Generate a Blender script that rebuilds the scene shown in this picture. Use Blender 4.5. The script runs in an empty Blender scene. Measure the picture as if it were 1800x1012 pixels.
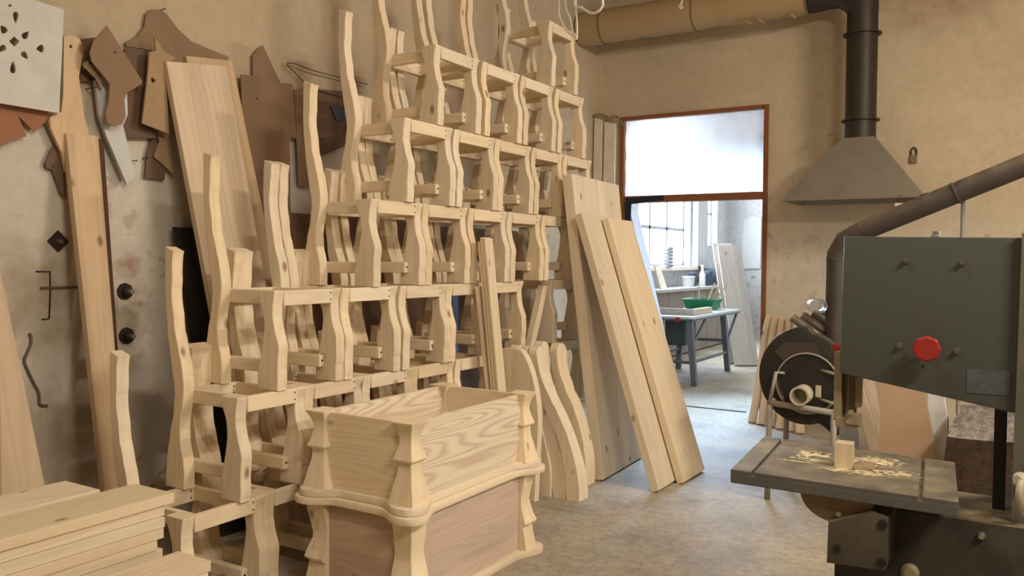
import bpy, bmesh, math, random
from mathutils import Vector, Matrix, noise
from mathutils.geometry import tessellate_polygon
random.seed(7)
scn = bpy.context.scene
COL = scn.collection
PI = math.pi

# ------------------------------------------------------------------ camera
f_px, W_px = 1460.0, 1800.0
yaw, pit, rol = math.radians(31.65), math.radians(2.02), math.radians(.35)
fw = Vector((-math.sin(yaw)*math.cos(pit), math.cos(yaw)*math.cos(pit), -math.sin(pit)))
r0 = Vector((math.cos(yaw), math.sin(yaw), 0)); u0 = r0.cross(fw)
Rv = r0*math.cos(rol)+u0*math.sin(rol); Uv = Rv.cross(fw)
cd = bpy.data.cameras.new('camera'); cam = bpy.data.objects.new('camera', cd); COL.objects.link(cam)
cd.sensor_width = 36; cd.lens = f_px/W_px*36; cd.clip_start = .05
M = Matrix((Rv, Uv, -fw)).transposed().to_4x4(); M.translation = (0, 0, 1.5)
cam.matrix_world = M
scn.camera = cam

# ------------------------------------------------------------------ materials
def lin(c):
    return tuple(((v/255)/12.92 if v/255 <= .04045 else (((v/255)+.055)/1.055)**2.4) for v in c)+(1,)

class NT:
    def __init__(s, name):
        s.m = bpy.data.materials.new(name); s.m.use_nodes = True
        s.t = s.m.node_tree; s.b = s.t.nodes['Principled BSDF']; s.o = s.t.nodes['Material Output']
    def n(s, typ, **kw):
        nd = s.t.nodes.new(typ)
        for k, v in kw.items():
            if k.startswith('i_'):
                key = k[2:]; key = int(key) if key.isdigit() else key.replace('_', ' ')
                nd.inputs[key].default_value = v
            else: setattr(nd, k, v)
        return nd
    def l(s, a, b): s.t.links.new(a, b)
    def math(s, op, a, b=None, c=None, clamp=False):
        nd = s.t.nodes.new('ShaderNodeMath'); nd.operation = op; nd.use_clamp = clamp
        for i, v in enumerate((a, b, c)):
            if v is None: continue
            if isinstance(v, (int, float)): nd.inputs[i].default_value = v
            else: s.l(v, nd.inputs[i])
        return nd.outputs[0]
    def mix(s, fac, a, b, mode='MIX'):
        nd = s.t.nodes.new('ShaderNodeMix'); nd.data_type = 'RGBA'; nd.blend_type = mode
        for key, v in ((0, fac), (6, a), (7, b)):
            if isinstance(v, (int, float)): nd.inputs[key].default_value = v
            elif isinstance(v, tuple): nd.inputs[key].default_value = v
            else: s.l(v, nd.inputs[key])
        return nd.outputs[2]
    def ramp(s, fac, stops):
        nd = s.t.nodes.new('ShaderNodeValToRGB'); e = nd.color_ramp.elements
        while len(e) < len(stops): e.new(.5)
        for i, (p, c) in enumerate(stops): e[i].position = p; e[i].color = c
        s.l(fac, nd.inputs[0]); return nd.outputs[0]
    def bump(s, h, strength=.3, dist=.01):
        nd = s.n('ShaderNodeBump'); nd.inputs['Strength'].default_value = strength; nd.inputs['Distance'].default_value = dist
        s.l(h, nd.inputs['Height']); s.l(nd.outputs[0], s.b.inputs['Normal'])

_pc = {}
def pine(axis='z', light=(234, 214, 176), dark=(206, 176, 130), flame=0.0, stave=0.0, knots=1.0, name='pine'):
    """pale planed softwood, grain along the given local axis"""
    key = (axis, light, dark, flame, stave, knots)
    if key in _pc: return _pc[key]
    t = NT('%s_%s' % (name, axis))
    tc = t.n('ShaderNodeTexCoord'); oi = t.n('ShaderNodeObjectInfo')
    rnd = oi.outputs['Random']
    off = t.n('ShaderNodeVectorMath', operation='SCALE'); off.inputs[0].default_value = (37.0, 61.0, 23.0); t.l(rnd, off.inputs['Scale'])
    add = t.n('ShaderNodeVectorMath', operation='ADD'); t.l(tc.outputs['Object'], add.inputs[0]); t.l(off.outputs[0], add.inputs[1])
    mp = t.n('ShaderNodeMapping')
    sc = {'x': (.09, 1, 1), 'y': (1, .09, 1), 'z': (1, 1, .09)}[axis]
    mp.inputs['Scale'].default_value = sc
    t.l(add.outputs[0], mp.inputs[0])
    v = mp.outputs[0]
    n1 = t.n('ShaderNodeTexNoise', i_Scale=6.0-2.4*min(1, flame*2), i_Detail=2.0, i_Roughness=.35); t.l(v, n1.inputs['Vector'])
    n2 = t.n('ShaderNodeTexNoise', i_Scale=95.0, i_Detail=2.0); t.l(v, n2.inputs['Vector'])
    # growth rings: sine of a warped distance
    rg = t.math('SINE', t.math('MULTIPLY', n1.outputs[0], 60.0 + 560*flame))
    rg = t.math('MULTIPLY_ADD', rg, .5, .5)
    rg = t.math('POWER', rg, 2.2)
    fac = t.math('ADD', t.math('MULTIPLY', rg, .26 + .4*flame), t.math('MULTIPLY', n2.outputs[0], .34))
    fac = t.math('SUBTRACT', fac, .12, clamp=True)
    c = t.mix(fac, lin(light), lin(dark))
    # tone of each piece
    tone = t.n('ShaderNodeHueSaturation'); t.l(c, tone.inputs['Color']); tone.inputs['Hue'].default_value = .494
    t.l(t.math('MULTIPLY_ADD', rnd, .13, .91), tone.inputs['Value'])
    t.l(t.math('MULTIPLY_ADD', t.math('FRACT', t.math('MULTIPLY', rnd, 7.3)), .22, .74), tone.inputs['Saturation'])
    c = tone.outputs[0]
    if stave:
        sp = t.n('ShaderNodeSeparateXYZ'); t.l(tc.outputs['Object'], sp.inputs[0])
        ax = {'x': 2, 'y': 2, 'z': 0}[axis]
        cell = t.math('FLOOR', t.math('DIVIDE', sp.outputs[ax], stave))
        wn = t.n('ShaderNodeTexWhiteNoise', noise_dimensions='1D'); t.l(t.math('ADD', cell, t.math('MULTIPLY', rnd, 50)), wn.inputs['W'])
        hs = t.n('ShaderNodeHueSaturation'); t.l(c, hs.inputs['Color'])
        t.l(t.math('MULTIPLY_ADD', wn.outputs[0], .2, .88), hs.inputs['Value']); c = hs.outputs[0]
    if knots:
        mk = t.n('ShaderNodeMapping'); s3 = {'x': (.55, 1, 1), 'y': (1, .55, 1), 'z': (1, 1, .55)}[axis]
        mk.inputs['Scale'].default_value = s3; t.l(add.outputs[0], mk.inputs[0])
        vo = t.n('ShaderNodeTexVoronoi', i_Scale=7.5); t.l(mk.outputs[0], vo.inputs['Vector'])
        d = vo.outputs['Distance']
        sep = t.n('ShaderNodeSeparateColor'); t.l(vo.outputs['Color'], sep.inputs[0])
        on = t.math('GREATER_THAN', sep.outputs[0], 1-.8*knots)
        k1 = t.math('SMOOTH_MIN', 1.0, t.math('MULTIPLY', t.math('SUBTRACT', .15, d, clamp=True), 12.0), .1)
        c = t.mix(t.math('MULTIPLY', t.math('MULTIPLY', k1, on), .75, clamp=True), c, lin((128, 82, 44)))
    t.l(c, t.b.inputs['Base Color'])
    t.b.inputs['Roughness'].default_value = .62
    t.b.inputs['Specular IOR Level'].default_value = .25
    t.bump(fac, .12, .004)
    _pc[key] = t.m
    return t.m

def plain(name, c, rough=.6, metal=0.0, var=.12, scale=6.0, spec=.4, dust=None, dustamt=.5, emit=None):
    """flat coat with mottling, optional dust on faces that look up"""
    t = NT(name)
    tc = t.n('ShaderNodeTexCoord')
    n = t.n('ShaderNodeTexNoise', i_Scale=scale, i_Detail=6.0, i_Roughness=.65); t.l(tc.outputs['Object'], n.inputs['Vector'])
    hs = t.n('ShaderNodeHueSaturation'); hs.inputs['Color'].default_value = lin(c)
    t.l(t.math('MULTIPLY_ADD', n.outputs[0], var*4, 1-var*2), hs.inputs['Value'])
    col = hs.outputs[0]
    if dust:
        g = t.n('ShaderNodeNewGeometry'); sp = t.n('ShaderNodeSeparateXYZ'); t.l(g.outputs['Normal'], sp.inputs[0])
        n2 = t.n('ShaderNodeTexNoise', i_Scale=scale*2, i_Detail=8.0); t.l(tc.outputs['Object'], n2.inputs['Vector'])
        up = t.math('MULTIPLY', t.math('MULTIPLY_ADD', sp.outputs[2], 1.0, .05, clamp=True), t.math('MULTIPLY_ADD', n2.outputs[0], 2.2, -.5, clamp=True))
        col = t.mix(t.math('MULTIPLY', up, dustamt), col, lin(dust))
    t.l(col, t.b.inputs['Base Color'])
    t.b.inputs['Roughness'].default_value = rough; t.b.inputs['Metallic'].default_value = metal
    t.b.inputs['Specular IOR Level'].default_value = spec
    if emit:
        t.b.inputs['Emission Color'].default_value = lin(c); t.b.inputs['Emission Strength'].default_value = emit
    t.bump(n.outputs[0], .08, .004)
    return t.m

def plaster(name, top, low, zsplit, soft, patch, stain=None, patchamt=.5, ztop_patch=2.0):
    t = NT(name)
    g = t.n('ShaderNodeNewGeometry'); P = g.outputs['Position']
    sp = t.n('ShaderNodeSeparateXYZ'); t.l(P, sp.inputs[0]); z = sp.outputs[2]
    nb = t.n('ShaderNodeTexNoise', i_Scale=1.1, i_Detail=5.0, i_Roughness=.6); t.l(P, nb.inputs['Vector'])
    nf = t.n('ShaderNodeTexNoise', i_Scale=14.0, i_Detail=8.0, i_Roughness=.7); t.l(P, nf.inputs['Vector'])
    zz = t.math('ADD', z, t.math('MULTIPLY_ADD', nb.outputs[0], .5, -.25))
    up = t.math('MULTIPLY_ADD', t.math('SUBTRACT', zz, zsplit), 1/soft, .5, clamp=True)
    c = t.mix(up, lin(low), lin(top))
    hs = t.n('ShaderNodeHueSaturation'); t.l(c, hs.inputs['Color'])
    t.l(t.math('ADD', t.math('MULTIPLY_ADD', nb.outputs[0], .55, .52), t.math('MULTIPLY', nf.outputs[0], .4)), hs.inputs['Value'])
    c = hs.outputs[0]
    # flaked paint
    vp = t.n('ShaderNodeTexNoise', i_Scale=8.5, i_Detail=2.5, i_Roughness=.5); t.l(P, vp.inputs['Vector'])
    area = t.math('MULTIPLY_ADD', nb.outputs[0], 4.0, -1.75, clamp=True)
    fl = t.math('MULTIPLY', t.math('GREATER_THAN', vp.outputs[0], .63), t.math('LESS_THAN', z, ztop_patch))
    fl = t.math('MULTIPLY', t.math('MULTIPLY', fl, area), patchamt)
    c = t.mix(fl, c, lin(patch))
    if stain:
        for (pos, rad, amt, sc) in stain:
            d = t.n('ShaderNodeVectorMath', operation='DISTANCE'); t.l(P, d.inputs[0]); d.inputs[1].default_value = pos
            k = t.math('SUBTRACT', 1.0, t.math('DIVIDE', t.math('ADD', d.outputs['Value'], t.math('MULTIPLY_ADD', vp.outputs[0], .5, -.25)), rad), clamp=True)
            c = t.mix(t.math('MULTIPLY', k, amt), c, lin(sc))
    t.l(c, t.b.inputs['Base Color']); t.b.inputs['Roughness'].default_value = .9
    t.b.inputs['Specular IOR Level'].default_value = .1
    t.bump(t.math('SUBTRACT', nf.outputs[0], t.math('MULTIPLY', fl, .8)), .25, .012)
    return t.m

def floor_mat():
    t = NT('dusty_concrete')
    g = t.n('ShaderNodeNewGeometry'); P = g.outputs['Position']
    n1 = t.n('ShaderNodeTexNoise', i_Scale=1.3, i_Detail=7.0, i_Roughness=.62); t.l(P, n1.inputs['Vector'])
    n2 = t.n('ShaderNodeTexNoise', i_Scale=22.0, i_Detail=8.0, i_Roughness=.75); t.l(P, n2.inputs['Vector'])
    n3 = t.n('ShaderNodeTexNoise', i_Scale=75.0, i_Detail=3.0); t.l(P, n3.inputs['Vector'])
    c = t.ramp(n1.outputs[0], [(.3, lin((132, 124, 112))), (.5, lin((168, 156, 136))), (.72, lin((188, 174, 148)))])
    hs = t.n('ShaderNodeHueSaturation'); t.l(c, hs.inputs['Color']); t.l(t.math('MULTIPLY_ADD', n2.outputs[0], 1.5, .25), hs.inputs['Value'])
    c = hs.outputs[0]
    spk = t.math('MULTIPLY', t.math('GREATER_THAN', n3.outputs[0], .66), t.math('GREATER_THAN', n1.outputs[0], .47))
    c = t.mix(t.math('MULTIPLY', spk, .5), c, lin((112, 102, 90)))
    vo = t.n('ShaderNodeTexNoise', i_Scale=3.1, i_Detail=9.0, i_Roughness=.7); t.l(P, vo.inputs['Vector'])
    dk = t.math('MULTIPLY_ADD', vo.outputs[0], 5.0, -2.75, clamp=True)
    c = t.mix(t.math('MULTIPLY', dk, .5), c, lin((92, 86, 80)))
    t.l(c, t.b.inputs['Base Color']); t.b.inputs['Roughness'].default_value = .62; t.b.inputs['Specular IOR Level'].default_value = .35
    t.bump(n2.outputs[0], .25, .01)
    return t.m

# ------------------------------------------------------------------ object helpers
def tag(o, label=None, cat=None, group=None, kind=None):
    if label: o['label'] = label
    if cat: o['category'] = cat
    if group: o['group'] = group
    if kind: o['kind'] = kind
    return o
def empty(name, loc, label, cat, group=None, rz=0):
    o = bpy.data.objects.new(name, None); COL.objects.link(o); o.location = loc; o.rotation_euler = (0, 0, rz)
    o.empty_display_size = .1
    return tag(o, label, cat, group)
def link(name, bm, mats, parent=None, smooth=False, mw=None):
    me = bpy.data.meshes.new(name)
    bmesh.ops.recalc_face_normals(bm, faces=bm.faces)
    bm.to_mesh(me); bm.free()
    for m in (mats if isinstance(mats, (list, tuple)) else [mats]): me.materials.append(m)
    if smooth:
        for p in me.polygons: p.use_smooth = True
    o = bpy.data.objects.new(name, me); COL.objects.link(o)
    if parent: o.parent = parent
    if mw is not None: o.matrix_world = mw
    return o
def autosmooth(o, ang=40):
    me = o.data
    for p in me.polygons: p.use_smooth = True
    bm = bmesh.new(); bm.from_mesh(me)
    for e in bm.edges:
        if len(e.link_faces) == 2 and e.calc_face_angle(0) > math.radians(ang): e.smooth = False
    bm.to_mesh(me); bm.free()
    return o
def box(bm, x0, x1, y0, y1, z0, z1, mi=0, bev=0.0):
    vs = [bm.verts.new(p) for p in ((x0, y0, z0), (x1, y0, z0), (x1, y1, z0), (x0, y1, z0), (x0, y0, z1), (x1, y0, z1), (x1, y1, z1), (x0, y1, z1))]
    fs = [bm.faces.new([vs[i] for i in q]) for q in ((0, 3, 2, 1), (4, 5, 6, 7), (0, 1, 5, 4), (1, 2, 6, 5), (2, 3, 7, 6), (3, 0, 4, 7))]
    for q in fs: q.material_index = mi
    if bev:
        es = list({e for q in fs for e in q.edges})
        bmesh.ops.bevel(bm, geom=es, offset=bev, segments=2, affect='EDGES', profile=.6)
    return fs
def boxobj(name, b, mat, parent=None, bev=.003):
    bm = bmesh.new(); box(bm, *b, bev=bev); return link(name, bm, mat, parent)
def prism(bm, outer, t0, t1, axis, holes=(), mi=0, bev=0.0):
    """outline (u,v) extruded along axis: 'x' -> (t,u,v)  'y' -> (u,t,v)  'z' -> (u,v,t)"""
    def pt(u, v, t): return {'x': (t, u, v), 'y': (u, t, v), 'z': (u, v, t)}[axis]
    loops = [outer]+list(holes)
    vv = []
    for t in (t0, t1): vv.append([[bm.verts.new(pt(u, v, t)) for u, v in L] for L in loops])
    fs = []
    if holes:
        tris = tessellate_polygon([[Vector((u, v, 0)) for u, v in L] for L in loops])
        flat = [[v for L in s for v in L] for s in vv]
        for s in flat:
            for tr in tris:
                try: fs.append(bm.faces.new([s[i] for i in tr]))
                except ValueError: pass
    else:
        caps = [bm.faces.new(vv[0][0]), bm.faces.new(vv[1][0])]; fs += caps
    for a, b in zip(vv[0], vv[1]):
        for i in range(len(a)):
            j = (i+1) % len(a); fs.append(bm.faces.new((a[i], a[j], b[j], b[i])))
    for q in fs: q.material_index = mi
    if bev and not holes:
        es = list({e for q in caps for e in q.edges})
        bmesh.ops.recalc_face_normals(bm, faces=fs)
        bmesh.ops.bevel(bm, geom=es, offset=bev, segments=2, affect='EDGES', profile=.6, clamp_overlap=True)
    return fs
def ring(c, ax, r, n, up=None):
    ax = Vector(ax).normalized(); a = ax.orthogonal().normalized() if up is None else Vector(up); b = ax.cross(a).normalized(); a = b.cross(ax)
    return [Vector(c)+a*math.cos(2*PI*i/n)*r+b*math.sin(2*PI*i/n)*r for i in range(n)]
def skin(bm, rings, cap0=True, cap1=True, mi=0):
    vs = [[bm.verts.new(p) for p in r] for r in rings]; n = len(vs[0]); fs = []
    for a, b in zip(vs, vs[1:]):
        for i in range(n): fs.append(bm.faces.new((a[i], a[(i+1) % n], b[(i+1) % n], b[i])))
    if cap0: fs.append(bm.faces.new(vs[0][::-1]))
    if cap1: fs.append(bm.faces.new(vs[-1]))
    for q in fs: q.material_index = mi
    return fs
def tube(bm, pts, r, n=10, cap=True, mi=0):
    pts = [Vector(p) for p in pts]; rs = r if isinstance(r, (list, tuple)) else [r]*len(pts)
    rings = []; up = None
    for i, p in enumerate(pts):
        d = (pts[min(i+1, len(pts)-1)]-pts[max(i-1, 0)]).normalized()
        if up is None: up = d.orthogonal().normalized()
        else: up = (up-d*up.dot(d)).normalized()
        b = d.cross(up)
        rings.append([p+up*math.cos(2*PI*k/n)*rs[i]+b*math.sin(2*PI*k/n)*rs[i] for k in range(n)])
    return skin(bm, rings, cap, cap, mi)
def lathe(bm, prof, n=24, c=(0, 0, 0), ax=(0, 0, 1), cap0=True, cap1=True, mi=0):
    """prof: (radius, distance along axis)"""
    ax = Vector(ax).normalized(); up = ax.orthogonal().normalized()
    return skin(bm, [ring(Vector(c)+ax*h, ax, max(r, 1e-4), n, up) for r, h in prof], cap0, cap1, mi)
def spline(pts, k=6, closed=False):
    out = []; n = len(pts)
    for i in range(n if closed else n-1):
        g = lambda j: Vector(pts[j % n]) if closed else Vector(pts[max(0, min(n-1, j))])
        p0, p1, p2, p3 = g(i-1), g(i), g(i+1), g(i+2)
        for s in range(k):
            t = s/k
            out.append(tuple(.5*((2*p1)+(-p0+p2)*t+(2*p0-5*p1+4*p2-p3)*t*t+(-p0+3*p1-3*p2+p3)*t**3)))
    if not closed: out.append(tuple(pts[-1]))
    return out
def board(name, p0, p1, p2, p3, t, mat, label, cat, group=None, bev=.004, lift=True, parent=None, outline=None):
    """sawn board: p0 p1 along the foot, p2 p3 along the head; the thickness runs away from the seen face.  Local z is the length."""
    p0, p1, p2, p3 = map(Vector, (p0, p1, p2, p3))
    z = ((p3-p0)+(p2-p1)).normalized(); x = (p1-p0); x = (x-z*x.dot(z)).normalized(); y = z.cross(x)
    bm = bmesh.new()
    loc = [((p-p0).dot(x), (p-p0).dot(z)) for p in (p0, p1, p2, p3)]
    prism(bm, outline or loc, 0, t, 'y', bev=bev)
    mw = Matrix((x, y, z)).transposed().to_4x4(); mw.translation = p0
    if lift:
        lo = min((mw @ v.co).z for v in bm.verts); mw.translation.z -= lo-.0005
    o = link(name, bm, mat, parent, mw=mw)
    return tag(o, label, cat, group)
def dup(root, loc=None, rz=None):
    r = root.copy(); COL.objects.link(r)
    if loc is not None: r.location = loc
    if rz is not None: r.rotation_euler = (0, 0, rz)
    for ch in list(root.children):
        c = ch.copy(); COL.objects.link(c); c.parent = r
        for g in ch.children:
            d = g.copy(); COL.objects.link(d); d.parent = c
    return r

# wall templates: plane x, outline (y,z), holes
DATA = {'white': (-3.9, [(1.854, 2.69), (2.268, 2.666), (2.239, 2.174), (1.846, 2.18)], [[(2.045, 2.545), (2.043, 2.548), (2.04, 2.555), (2.036, 2.565), (2.034, 2.576), (2.034, 2.587), (2.039, 2.596), (2.046, 2.6), (2.053, 2.599), (2.057, 2.593), (2.057, 2.582), (2.054, 2.569), (2.05, 2.557), (2.047, 2.549)], [(1.981, 2.523), (1.984, 2.524), (1.99, 2.523), (1.999, 2.521), (2.006, 2.517), (2.01, 2.511), (2.009, 2.503), (2.002, 2.495), (1.994, 2.489), (1.986, 2.489), (1.982, 2.494), (1.98, 2.503), (1.979, 2.513), (1.98, 2.52)], [(2.103, 2.525), (2.103, 2.522), (2.102, 2.515), (2.1, 2.505), (2.097, 2.495), (2.091, 2.488), (2.083, 2.485), (2.076, 2.487), (2.071, 2.493), (2.07, 2.501), (2.075, 2.509), (2.084, 2.515), (2.093, 2.521), (2.099, 2.524)], [(2.038, 2.488), (2.061, 2.47), (2.039, 2.441), (2.015, 2.46)], [(1.968, 2.405), (1.968, 2.408), (1.97, 2.415), (1.974, 2.424), (1.98, 2.433), (1.986, 2.439), (1.993, 2.44), (2.0, 2.436), (2.003, 2.428), (2.001, 2.421), (1.995, 2.414), (1.986, 2.41), (1.977, 2.406), (1.971, 2.405)], [(2.136, 2.453), (2.137, 2.457), (2.142, 2.463), (2.149, 2.471), (2.157, 2.477), (2.164, 2.478), (2.169, 2.473), (2.171, 2.462), (2.169, 2.451), (2.164, 2.443), (2.157, 2.441), (2.15, 2.443), (2.142, 2.447), (2.137, 2.451)], [(2.097, 2.399), (2.094, 2.398), (2.088, 2.399), (2.079, 2.401), (2.071, 2.404), (2.066, 2.409), (2.065, 2.416), (2.07, 2.424), (2.077, 2.429), (2.084, 2.43), (2.09, 2.425), (2.094, 2.417), (2.096, 2.409), (2.098, 2.402)], [(2.031, 2.375), (2.033, 2.373), (2.036, 2.366), (2.04, 2.356), (2.042, 2.344), (2.042, 2.333), (2.037, 2.324), (2.03, 2.32), (2.023, 2.322), (2.018, 2.328), (2.018, 2.339), (2.021, 2.352), (2.025, 2.364), (2.029, 2.372)]]), 'red': (-3.955, [(1.951, 2.179), (2.216, 2.195), (2.226, 2.156), (2.152, 2.078), (2.079, 2.143), (2.116, 2.054), (2.047, 2.025), (1.997, 1.991), (1.948, 1.975)], []), 'pinehole': (-3.94, [(2.29, 2.55), (2.328, 2.565), (2.366, 2.559), (2.386, 2.522), (2.374, 2.44), (2.362, 2.373), (2.369, 2.31), (2.385, 2.192), (2.413, 2.084), (2.421, 1.915), (2.291, 1.903), (2.273, 1.993), (2.229, 2.087), (2.208, 2.13), (2.22, 2.158), (2.273, 2.189), (2.282, 2.267)], [[(2.322, 2.52), (2.324, 2.518), (2.326, 2.514), (2.328, 2.509), (2.327, 2.504), (2.322, 2.501), (2.317, 2.502), (2.316, 2.506), (2.318, 2.512), (2.321, 2.517)]]), 'darkcurve': (-3.97, [(2.245, 2.024), (2.207, 1.938), (2.216, 1.916), (2.243, 1.914), (2.283, 1.801), (2.307, 1.777), (2.295, 1.97)], []), 'bird': (-3.86, [(2.459, 2.63), (2.649, 2.394), (2.643, 2.379), (2.563, 2.321), (2.547, 2.285), (2.554, 2.201), (2.535, 2.16), (2.494, 2.143), (2.454, 2.158), (2.446, 2.194), (2.465, 2.272), (2.471, 2.348), (2.441, 2.38), (2.378, 2.441), (2.369, 2.48), (2.389, 2.54)], [[(2.499, 2.517), (2.501, 2.515), (2.504, 2.509), (2.504, 2.502), (2.499, 2.498), (2.495, 2.5), (2.495, 2.507), (2.498, 2.514)]]), 'bird2': (-3.9, [(2.364, 2.438), (2.384, 2.449), (2.452, 2.391), (2.456, 2.321), (2.441, 2.337), (2.422, 2.371), (2.359, 2.419)], []), 'strip': (-3.93, [(2.44, 2.368), (2.501, 2.417), (2.61, 2.341), (2.612, 2.225), (2.586, 2.168), (2.648, 1.916), (2.604, 1.868), (2.497, 2.094), (2.458, 2.202)], []), 'brownA': (-3.965, [(2.39, 2.563), (2.465, 2.589), (2.443, 2.486), (2.462, 2.371), (2.383, 2.357)], []), 'brownB': (-3.95, [(2.61, 2.576), (2.752, 2.583), (2.745, 2.466), (2.725, 2.204), (2.798, 2.163), (2.787, 2.129), (2.61, 2.111), (2.595, 2.224), (2.628, 2.346)], []), 'bigbrown': (-3.975, [(2.637, 2.603), (2.703, 2.649), (2.742, 2.708), (2.754, 2.776), (2.783, 2.808), (2.828, 2.822), (2.875, 2.811), (2.946, 2.746), (3.031, 2.698), (3.132, 2.683), (3.285, 2.665), (3.284, 2.529), (2.907, 2.459), (2.792, 2.594), (2.637, 2.586)], []), 'eye': (-3.88, [(2.737, 2.64), (2.793, 2.578), (2.862, 2.557), (2.798, 2.514), (2.817, 2.151), (2.66, 2.184), (2.696, 2.449), (2.705, 2.559), (2.742, 2.569)], [[(2.714, 2.428), (2.719, 2.428), (2.728, 2.426), (2.737, 2.422), (2.739, 2.415), (2.733, 2.407), (2.723, 2.402), (2.716, 2.406), (2.713, 2.415), (2.713, 2.423)]]), 'zigA': (-3.955, [(2.796, 2.163), (2.866, 2.162), (2.899, 1.947), (2.778, 2.03), (2.813, 2.12)], []), 'zigB': (-3.97, [(2.772, 2.116), (2.818, 2.168), (2.783, 2.041), (2.863, 1.978), (2.851, 1.913), (2.733, 1.915), (2.749, 2.048)], []), 'triangle': (-3.975, [(3.464, 2.708), (3.503, 2.757), (3.545, 2.788), (3.689, 2.578), (3.567, 2.536), (3.463, 2.567)], []), 'bigsheet': (-3.94, [(3.345, 2.571), (3.458, 2.583), (3.616, 2.572), (3.747, 2.59), (3.757, 2.545), (3.781, 2.252), (3.725, 2.25), (3.73, 1.739), (3.376, 1.723)], []), 'sheetB': (-3.955, [(3.78, 2.561), (3.855, 2.585), (3.884, 2.396), (3.912, 1.954), (3.816, 1.958)], []), 'sheetC': (-3.97, [(3.884, 2.591), (4.309, 2.638), (4.309, 2.344), (4.242, 2.255), (3.898, 2.117)], []), 'blue': (-3.955, [(4.098, 2.516), (4.293, 2.524), (4.293, 2.455), (4.161, 2.414)], []), 'wireloop': (-3.95, [(4.459, 2.714), (4.189, 2.711), (3.925, 2.71), (3.793, 2.721), (3.722, 2.714), (3.729, 2.693), (3.793, 2.658), (3.88, 2.61), (4.03, 2.593), (4.221, 2.592)], []), 'bracket': (-3.985, [(2.173, 1.425), (2.239, 1.424), (2.239, 1.312), (2.232, 1.197), (2.197, 1.196)], []), 'hook': (-3.98, [(2.136, 1.134), (2.142, 1.121), (2.142, 1.084), (2.125, 1.043), (2.111, 1.008), (2.124, 0.964), (2.151, 0.899), (2.175, 0.847), (2.18, 0.79), (2.217, 0.778)], [])}
# ------------------------------------------------------------------ the setting
PINE_Z, PINE_Y, PINE_X = pine('z'), pine('y'), pine('x')
BLACK = plain('dark_hole', (38, 30, 24), .8)
M_wall = plaster('painted_plaster', (194, 175, 148), (208, 199, 184), 2.2, .25, (166, 132, 98), patchamt=.75,
    stain=[((-4.0, 2.15, 1.33), .34, .75, (140, 118, 88)), ((-4.0, 2.66, 1.36), .13, .7, (150, 112, 82)), ((-4.0, 2.66, 1.15), .15, .6, (140, 120, 92)), ((-4.0, 2.28, .6), .35, .5, (140, 118, 88))])
M_wallb = plaster('yellowed_plaster', (208, 189, 160), (218, 206, 184), 1.75, .6, (128, 104, 78), patchamt=.7, ztop_patch=1.95,
    stain=[((-.75, 8.2, 4.1), .75, .8, (136, 98, 64)), ((-3.4, 8.2, 3.1), 1.4, .25, (150, 124, 100))])
M_floor = floor_mat()
M_ceil = plaster('ceiling_plaster', (200, 188, 168), (200, 188, 168), 2, .5, (150, 130, 110), patchamt=0)
M_ann = plaster('grey_limewash', (206, 206, 206), (186, 184, 182), 1.4, .5, (120, 116, 112), patchamt=.8, ztop_patch=3)
M_frame = plain('brown_door_paint', (138, 84, 50), .55)
def struct(name, bm, m, parent=None): return tag(link(name, bm, m, parent), kind='structure')
def sbox(name, b, m):
    bm = bmesh.new(); box(bm, *b); return struct(name, bm, m)
XL, XR, YB, YF, ZC = -4.0, 3.4, 8.2, -3.0, 4.3
sbox('floor', (-5.4, 3.6, -3.2, 16.4, -.12, 0), M_floor)
sbox('wall_left', (XL-.25, XL, YF, YB+.3, 0, ZC), M_wall)
sbox('wall_right', (XR, XR+.2, YF, YB+.3, 0, ZC), M_wallb)
sbox('wall_front', (XL-.25, XR+.2, YF-.2, YF, 0, ZC), M_wallb)
sbox('ceiling', (XL-.25, XR+.2, YF-.2, YB+.3, ZC, ZC+.15), M_ceil)
DX0, DX1, DZ = -3.70, -2.15, 3.01
bm = bmesh.new()
box(bm, XL, DX0, YB, YB+.3, 0, ZC); box(bm, DX1, XR, YB, YB+.3, 0, ZC); box(bm, DX0, DX1, YB, YB+.3, DZ, ZC)
struct('wall_back', bm, M_wallb)
bm = bmesh.new()
w = .045
box(bm, DX0, DX0+w, YB-.02, YB+.12, 0, DZ, bev=.003); box(bm, DX1-w+.01, DX1+.01, YB-.02, YB+.12, 0, DZ, bev=.003)
box(bm, DX0+w, DX1-w, YB-.02, YB+.12, DZ-.04, DZ, bev=.003); box(bm, DX0+w, DX1-w, YB-.02, YB+.12, 2.10, 2.17, bev=.003)
struct('trim_1', bm, M_frame)
# workroom beyond the door
bm = bmesh.new()
wins = [(11.75, 14.05, 1.40, 3.3), (14.75, 15.55, 1.75, 3.3)]
ys = [8.5, 11.75, 14.05, 14.75, 15.55, 16.2]
for a, b in ((0, 1), (2, 3), (4, 5)): box(bm, -5.25, -5.0, ys[a], ys[b], 0, 4.0)
for y0, y1, z0, z1 in wins: box(bm, -5.25, -5.0, y0, y1, 0, z0); box(bm, -5.25, -5.0, y0, y1, z1, 4.0)
struct('wall_annex', bm, M_ann)
bm_ = bmesh.new(); box(bm_, -4.999, -4.88, 14.12, 14.66, 1.38, 4.0, bev=.01); struct('trim_3', bm_, M_ann)
sbox('wall_far', (-5.25, 1.2, 16.2, 16.4, 0, 4.0), M_ann)
sbox('wall_annex_right', (1.0, 1.2, 8.5, 16.2, 0, 4.0), M_ann)
sbox('ceiling_annex', (-5.25, 1.2, 8.5, 16.4, 4.0, 4.15), M_ceil)
M_sky = NT('overcast_glass'); M_sky.b.inputs['Base Color'].default_value = (.8, .87, 1, 1); M_sky.b.inputs['Roughness'].default_value = .2
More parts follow.
